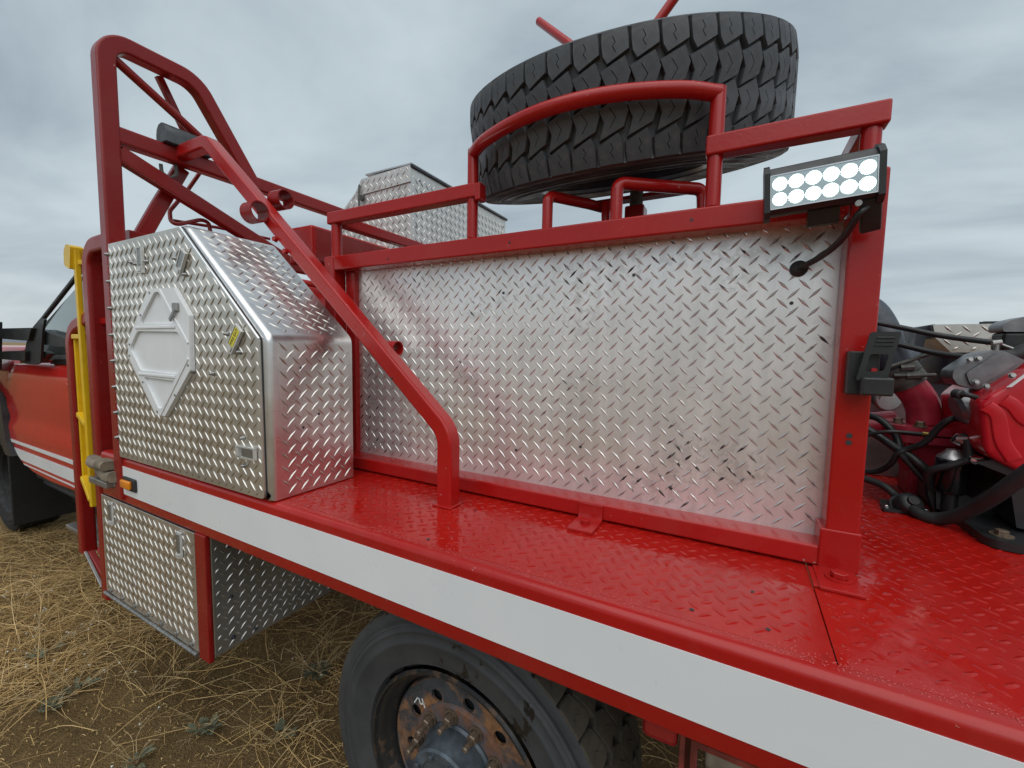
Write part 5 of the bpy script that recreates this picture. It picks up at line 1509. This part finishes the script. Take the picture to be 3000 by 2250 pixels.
# fuel filter can with hose
fc = Vector((0.6046, 1.8000, 1.3580))
ffl = thing('fuel_filter', 'small glossy black filter can with chrome hose clips beside the engine', 'filter', (fc.x, fc.y, DZ))
lathe('can', [(-0.11, 0.0001), (-0.11, 0.030), (-0.10, 0.036), (-0.03, 0.037), (-0.028, 0.041), (-0.004, 0.041), (0.0, 0.037), (0.0, 0.0001)], fc, (0, 0, 1), 'black_gloss', ffl, n=32, sharp=35)
lathe('cap', [(0.0, 0.040), (0.006, 0.038), (0.016, 0.026), (0.028, 0.018), (0.032, 0.0001)], fc, (0, 0, 1), 'dull_aluminium', ffl, n=28, sharp=35)
cyl('stand', (fc.x, fc.y, DZ), (fc.x, fc.y, fc.z - 0.105), 0.02, 'black_plastic', ffl, n=14)
pipe('fuel_hose', [(0.5996, 1.7800, 1.4166), (0.6090, 1.7700, 1.4307), (0.6177, 1.7600, 1.4193), (0.6225, 1.7500, 1.3684)], 0.0125, 'black_rubber', ffl, smooth_path=True, n=14)
for q in ((0.6004, 1.7700, 1.4233), (0.6282, 1.7450, 1.3719)):
    lathe('hose_clip', [(-0.009, 0.0135), (-0.009, 0.016), (0.009, 0.016), (0.009, 0.0135)], q, (1, 0, -0.5), 'bright_metal', ffl, n=16)
    cyl('clip_screw', Vector(q) + Vector((-0.012, -0.016, 0.006)), Vector(q) + Vector((0.014, -0.016, 0.008)), 0.005, 'bright_metal', ffl, n=8)
# junction (solenoid) on the deck with cable lugs
so = thing('junction', 'round black cable junction screwed to the wet red deck', 'junction', (0.49, 1.80, DZ))
lathe('body', [(0.0, 0.042), (0.014, 0.042), (0.018, 0.036), (0.050, 0.034), (0.058, 0.028), (0.062, 0.016), (0.070, 0.014), (0.070, 0.0001)], (0.497, 1.800, DZ + 0.006), (0.15, -0.75, 0.65), 'black_plastic', so, n=28, sharp=35)
mk('foot', *plate_vf(round_poly([(0.432, 1.745), (0.56, 1.765), (0.56, 1.86), (0.45, 1.86)], 0.012, 3), [], lambda a, b, d: (a, b, DZ + 0.002 + d), 0.010), 'black_plastic', so, sharp=30)
for p in ((0.447, 1.765, DZ + 0.012), (0.548, 1.782, DZ + 0.012)):
    hexbolt('screw', p, (0, 0, 1), 0.006, 0.007, 'bright_metal', so)

def cable(name, pts, r_, label, rib=True, mat='black_plastic'):
    if rib:
        o = conduit(name, pts, r_, mat, None, pitch=0.004, n=9)
    else:
        o = mk(name, *sweep_vf(spline(pts, 10), circ(r_, 14)), mat, None, sharp=70)
    return tag(o, label, 'cable')
cable('conduit', [(0.4236, 1.9500, 1.4573), (0.4456, 1.9300, 1.4507), (0.4676, 1.9100, 1.4300), (0.4877, 1.9000, 1.4011), (0.4954, 1.8900, 1.3714), (0.4931, 1.8800, 1.3480)], 0.0125, 'ribbed black conduit curving down from behind the red post')
cable('conduit', [(0.4167, 1.9300, 1.4106), (0.4509, 1.9100, 1.3879), (0.4842, 1.8800, 1.3612), (0.5093, 1.8600, 1.3472), (0.5364, 1.8400, 1.3240), (0.5716, 1.8400, 1.2881)], 0.0150, 'thick ribbed black conduit sloping from the post down to the engine')
cable('conduit', [(0.4241, 1.9300, 1.2547), (0.4534, 1.9100, 1.2680), (0.4747, 1.8800, 1.3022), (0.4871, 1.8600, 1.3443), (0.5094, 1.8550, 1.3641), (0.5347, 1.8400, 1.3841), (0.5525, 1.8300, 1.4102), (0.5667, 1.8200, 1.4437), (0.5832, 1.8100, 1.4716), (0.6035, 1.8100, 1.4833), (0.6213, 1.8200, 1.4771), (0.6390, 1.8400, 1.4547)], 0.0105, 'ribbed black conduit looping up over the pump flange')
cable('conduit', [(0.4910, 1.8500, 1.3469), (0.5167, 1.8500, 1.3154), (0.5420, 1.8500, 1.2843), (0.5616, 1.8500, 1.2596), (0.5818, 1.8600, 1.2290)], 0.0095, 'thin smooth black cable running from the crossing down to the deck', rib=False)
cable('conduit', [(0.6182, 1.7400, 1.3683), (0.6029, 1.7450, 1.3571), (0.5785, 1.7500, 1.3412), (0.5546, 1.7600, 1.3272), (0.5432, 1.7700, 1.3131), (0.5457, 1.7850, 1.2814), (0.5601, 1.8100, 1.2398), (0.5734, 1.8200, 1.1983), (0.5897, 1.8300, 1.1674)], 0.0120, 'ribbed black conduit bending from the filter down to the deck')
cable('battery_cable', [(0.5049, 1.7600, 1.1941), (0.5156, 1.7300, 1.1863), (0.5314, 1.7100, 1.1834), (0.5569, 1.6900, 1.1925), (0.5786, 1.6600, 1.2169), (0.5996, 1.6200, 1.2600), (0.6173, 1.5800, 1.3062), (0.6343, 1.5500, 1.3523), (0.6573, 1.5200, 1.4049)], 0.0185, 'heavy black battery cable sweeping from the junction to the engine', rib=False, mat='black_rubber')
cable('feed_cable', [(0.4134, 1.9000, 1.2362), (0.4436, 1.8800, 1.2316), (0.4643, 1.8600, 1.2243), (0.4849, 1.8400, 1.2069), (0.4910, 1.8100, 1.1995)], 0.0120, 'black feed cable entering the deck junction from behind the post', rib=False, mat='black_rubber')
bc = cable('brass_ended_cable', [(0.4073, 1.8800, 1.3955), (0.4295, 1.8700, 1.4087), (0.4646, 1.8600, 1.4185), (0.5042, 1.8600, 1.4196), (0.5430, 1.8600, 1.4183)], 0.0060, 'thin black cable with a brass ferrule in front of the pump flange', rib=False)
b0_, b1_ = Vector((0.5430, 1.8600, 1.4183)), Vector((0.5658, 1.8600, 1.4167))
cyl('ferrule', b0_, b1_, 0.0085, 'brass', bc, n=12, b=0.002)
cable('throttle_cable', [(0.4138, 1.9500, 1.7944), (0.4938, 1.9300, 1.7707), (0.5651, 1.9000, 1.7471), (0.6295, 1.8700, 1.7314), (0.6835, 1.8400, 1.7203)], 0.0090, 'upper black control cable stretched from the post to the engine', rib=False)
cable('throttle_cable', [(0.4468, 1.9500, 1.7269), (0.4980, 1.9300, 1.7107), (0.5565, 1.9000, 1.6902), (0.5976, 1.8700, 1.6799), (0.6398, 1.8400, 1.6738)], 0.0095, 'lower black control cable drooping from the post to the engine', rib=False)
bwr = cable('bare_wire', [(0.6737, 1.8200, 1.7229), (0.6880, 1.8100, 1.7135), (0.7171, 1.8000, 1.6970)], 0.0035, 'thin wire leading from the control cable end to the breather', rib=False, mat='grey_steel')
lever = thing('throttle_lever', 'small metal throttle lever on top of the grey engine shroud', 'lever', (0.6728, 1.8000, 1.6932))
cyl('post', (0.6728, 1.8000, 1.6932), (0.6716, 1.8000, 1.7238), 0.006, 'grey_steel', lever, n=10)
cyl('clamp', (0.6623, 1.8000, 1.7176), (0.6815, 1.8000, 1.7208), 0.008, 'grey_steel', lever, n=10)
plug = thing('plug_boot', 'black spark plug boot pushed into the engine side', 'plug', (0.5648, 1.7200, 1.5629))
cyl('boot', (0.5623, 1.7200, 1.5673), (0.5756, 1.7000, 1.5653), 0.014, 'black_rubber', plug, n=14, b=0.004)
pipe('lead', [(0.5735, 1.7000, 1.5651), (0.5851, 1.6900, 1.5653), (0.6068, 1.6900, 1.5578)], 0.007, 'black_rubber', plug, smooth_path=True)
cyl('socket', (0.5834, 1.7600, 1.5167), (0.6184, 1.7600, 1.5289), 0.05, 'engine_grey', plug, n=20, b=0.01)

# ------------------------------------------------------------------ straw, crumbs and weeds
rng = np.random.default_rng(11)
def straw_mesh(name, n, xr, yr, len_r, rad_r, lift, label, dens=None, seed=0, mat='straw', flat=0.35):
    rg = np.random.default_rng(seed)
    x = rg.uniform(*xr, n); y = rg.uniform(*yr, n)
    if dens is not None:
        keep = rg.uniform(0, 1, n) < np.array([dens(a, b) for a, b in zip(x, y)])
        x, y = x[keep], y[keep]; n = len(x)
    z = np.array([ground_z(a, b) for a, b in zip(x, y)])
    az = rg.uniform(0, 2 * np.pi, n)
    L = rg.uniform(*len_r, n) * rg.uniform(0.6, 1.0, n)
    r0 = rg.uniform(*rad_r, n)
    curve = rg.normal(0, 0.5, n)
    hmax = np.abs(rg.normal(0, lift, n)) + 0.004
    nr = 6
    t = np.linspace(0, 1, nr)
    ang = az[:, None] + curve[:, None] * (t[None] - .5)
    seg = (L / (nr - 1))[:, None]
    px = x[:, None] + np.cumsum(np.cos(ang) * seg, 1); py = y[:, None] + np.cumsum(np.sin(ang) * seg, 1)
    stand = rg.uniform(0, 1, n) < flat
    hh = np.where(stand[:, None], hmax[:, None] * 1.6 * t[None] ** 0.8, hmax[:, None] * np.sin(np.pi * np.clip(t, .02, .98))[None])
    pz = z[:, None] + 0.003 + hh + rg.uniform(0, .012, n)[:, None]
    rr = r0[:, None] * (1 - 0.6 * t[None])
    V = np.zeros((n, nr, 3, 3))
    for k in range(3):
        a = 2 * np.pi * k / 3
        V[:, :, k, 0] = px - np.sin(ang) * np.cos(a) * rr
        V[:, :, k, 1] = py + np.cos(ang) * np.cos(a) * rr
        V[:, :, k, 2] = pz + np.sin(a) * rr
    V = V.reshape(-1, 3)
    base = (np.arange(n) * nr * 3)[:, None, None]
    i = np.arange(nr - 1)[None, :, None] * 3; k = np.arange(3)[None, None, :]
    k2 = (k + 1) % 3
    F = np.stack([base + i + k, base + i + k2, base + i + 3 + k2, base + i + 3 + k], -1).reshape(-1, 4)
    me = bpy.data.meshes.new(name)
    me.vertices.add(len(V)); me.vertices.foreach_set('co', V.astype(np.float32).ravel())
    me.loops.add(F.size); me.loops.foreach_set('vertex_index', F.astype(np.int32).ravel())
    me.polygons.add(len(F)); me.polygons.foreach_set('loop_start', np.arange(0, F.size, 4, dtype=np.int32))
    me.update()
    at = me.attributes.new('tint', 'FLOAT', 'POINT')
    at.data.foreach_set('value', np.repeat(rg.beta(2.0, 2.2, n), nr * 3).astype(np.float32))
    me.materials.append(MATS[mat])
    o = bpy.data.objects.new(name, me); COL.objects.link(o)
    o['kind'] = 'stuff'; o['label'] = label; o['category'] = 'straw'
    return o
def dens(a, b):
    v = 0.46 + 0.95 * mnoise.noise((a * 1.0, b * 1.0, 3.3)) + 0.5 * mnoise.noise((a * 3.2, b * 3.2, 8.1))
    v += max(0.0, min(0.45, (-2.2 - a) * 0.35))
    return max(0.05, min(1.0, v * (0.5 if b > 1.5 and a > -2.6 else 1.0)))
straw_mesh('dry_straw', 21000, (-5.6, 0.4), (-0.4, 2.6), (0.06, 0.34), (0.0009, 0.0020), 0.022, 'dry yellow straw lying flat over the brown soil', dens, 1)
straw_mesh('dry_straw', 4200, (-4.6, -0.2), (-0.3, 2.0), (0.18, 0.60), (0.0014, 0.0030), 0.05, 'longer dry stalks bent over the brown soil', dens, 2)
straw_mesh('dry_straw', 9000, (-26, 8), (1.5, 30), (0.15, 0.5), (0.002, 0.005), 0.06, 'pale dry grass spreading away beyond the truck', None, 3)
straw_mesh('chaff', 9000, (-4.4, 0.2), (-0.2, 2.4), (0.008, 0.03), (0.0010, 0.0024), 0.003, 'pale chaff and broken stems scattered on the soil', None, 4, flat=0.0)
rnd = random.Random(3)
def weed(loc, h, nst, seed, label, flower=0.1, leaf=0.7):
    rn = random.Random(seed)
    x, y = loc
    z = ground_z(x, y)
    w_ = thing('dry_weed', label, 'weed', (x, y, z), 'dry weeds around the truck')
    g, fl, lf = G(), G(), G()
    for k in range(nst):
        a = rn.uniform(0, 6.28); le = h * rn.uniform(0.6, 1.1)
        dx, dy = math.cos(a), math.sin(a)
        tilt = rn.uniform(0.5, 1.25)
        pts = [Vector((x, y, z))]
        for i in range(1, 6):
            t_ = i / 5
            bend = tilt * (0.7 + 0.5 * t_)
            pts.append(pts[-1] + Vector((dx * math.sin(bend), dy * math.sin(bend), max(0.02, math.cos(bend)))) * (le / 5) + Vector((rn.uniform(-1, 1), rn.uniform(-1, 1), 0)) * 0.006)
        g.add(*sweep_vf(pts, circ(0.0022, 4), scale=[1, .9, .8, .65, .5, .3], cap=False))
        for b in range(4):
            i = rn.randint(2, 5)
            p = pts[i]
            a2 = a + rn.uniform(-1.2, 1.2)
            q = p + Vector((math.cos(a2), math.sin(a2), rn.uniform(0.1, 0.9))) * rn.uniform(0.02, 0.07)
            g.add(*sweep_vf([p, p.lerp(q, .5) + Vector((0, 0, .004)), q], circ(0.0012, 3), cap=False))
            if rn.random() < flower:
                fl.add(*lathe_vf([(0, 0.0001), (0.002, 0.004), (0.006, 0.0045), (0.009, 0.0001)], q, (0.1, 0.1, 1), 6))
        if rn.random() < leaf:
            p = pts[1] + Vector((rn.uniform(-.03, .03), rn.uniform(-.03, .03), 0.0))
            for c_ in range(5):
                a2 = rn.uniform(0, 6.28); L_ = rn.uniform(0.025, 0.06)
                d = Vector((math.cos(a2), math.sin(a2), 0.25)) * L_
                s_ = Vector((-math.sin(a2), math.cos(a2), 0)) * L_ * 0.22
                lf.add([p, p + d * .5 + s_ + Vector((0, 0, .006)), p + d, p + d * .5 - s_ + Vector((0, 0, .006))], [(0, 1, 2, 3)])
    g.build('stem', 'weed_stem', w_, sharp=180, fix=False)
    if fl.v:
        fl.build('flower', 'weed_flower', w_, fix=False)['kind'] = 'stuff'
    if lf.v:
        lf.build('leaf', 'weed_leaf', w_, fix=False)['kind'] = 'stuff'
simple('weed_stem', (0.42, 0.31, 0.16), 0.75, var=0.3, scale=9)
spots = [
    (-3.173, 0.677, 0.26, 9, 0.55, 0.3, 'straw-coloured weed with small white flower heads at the left edge'),
    (-2.703, 0.679, 0.22, 8, 0.15, 0.4, 'thin dry weed sprawling just left of the low box hinge'),
    (-2.685, 0.592, 0.14, 5, 0.0, 1.0, 'dark grey-green leafy weed flat on the soil left of the low box'),
    (-1.981, 0.889, 0.18, 7, 0.0, 0.6, 'grey-green weed below the corner post of the low box'),
    (-2.043, 0.671, 0.18, 7, 0.10, 0.5, 'leafy weed at the bottom edge below the low box'),
    (-1.829, 1.339, 0.24, 12, 0.05, 1.0, 'dark green weed clump in the shade behind the low box'),
    (-2.398, 0.853, 0.22, 6, 0.05, 0.1, 'bare dry stalks standing in front of the low box hinge'),
    (-1.656, 1.001, 0.24, 8, 0.0, 0.2, 'bare dry weed on open soil beside the rear tyre'),
    (-3.795, 0.742, 0.34, 7, 0.4, 0.1, 'tall dry weed with pale seed heads near the cab step'),
]
for i, (x, y, h, ns, flw, lf_, lab) in enumerate(spots):
    weed((x, y), h, ns, 40 + i, lab, flw, lf_)
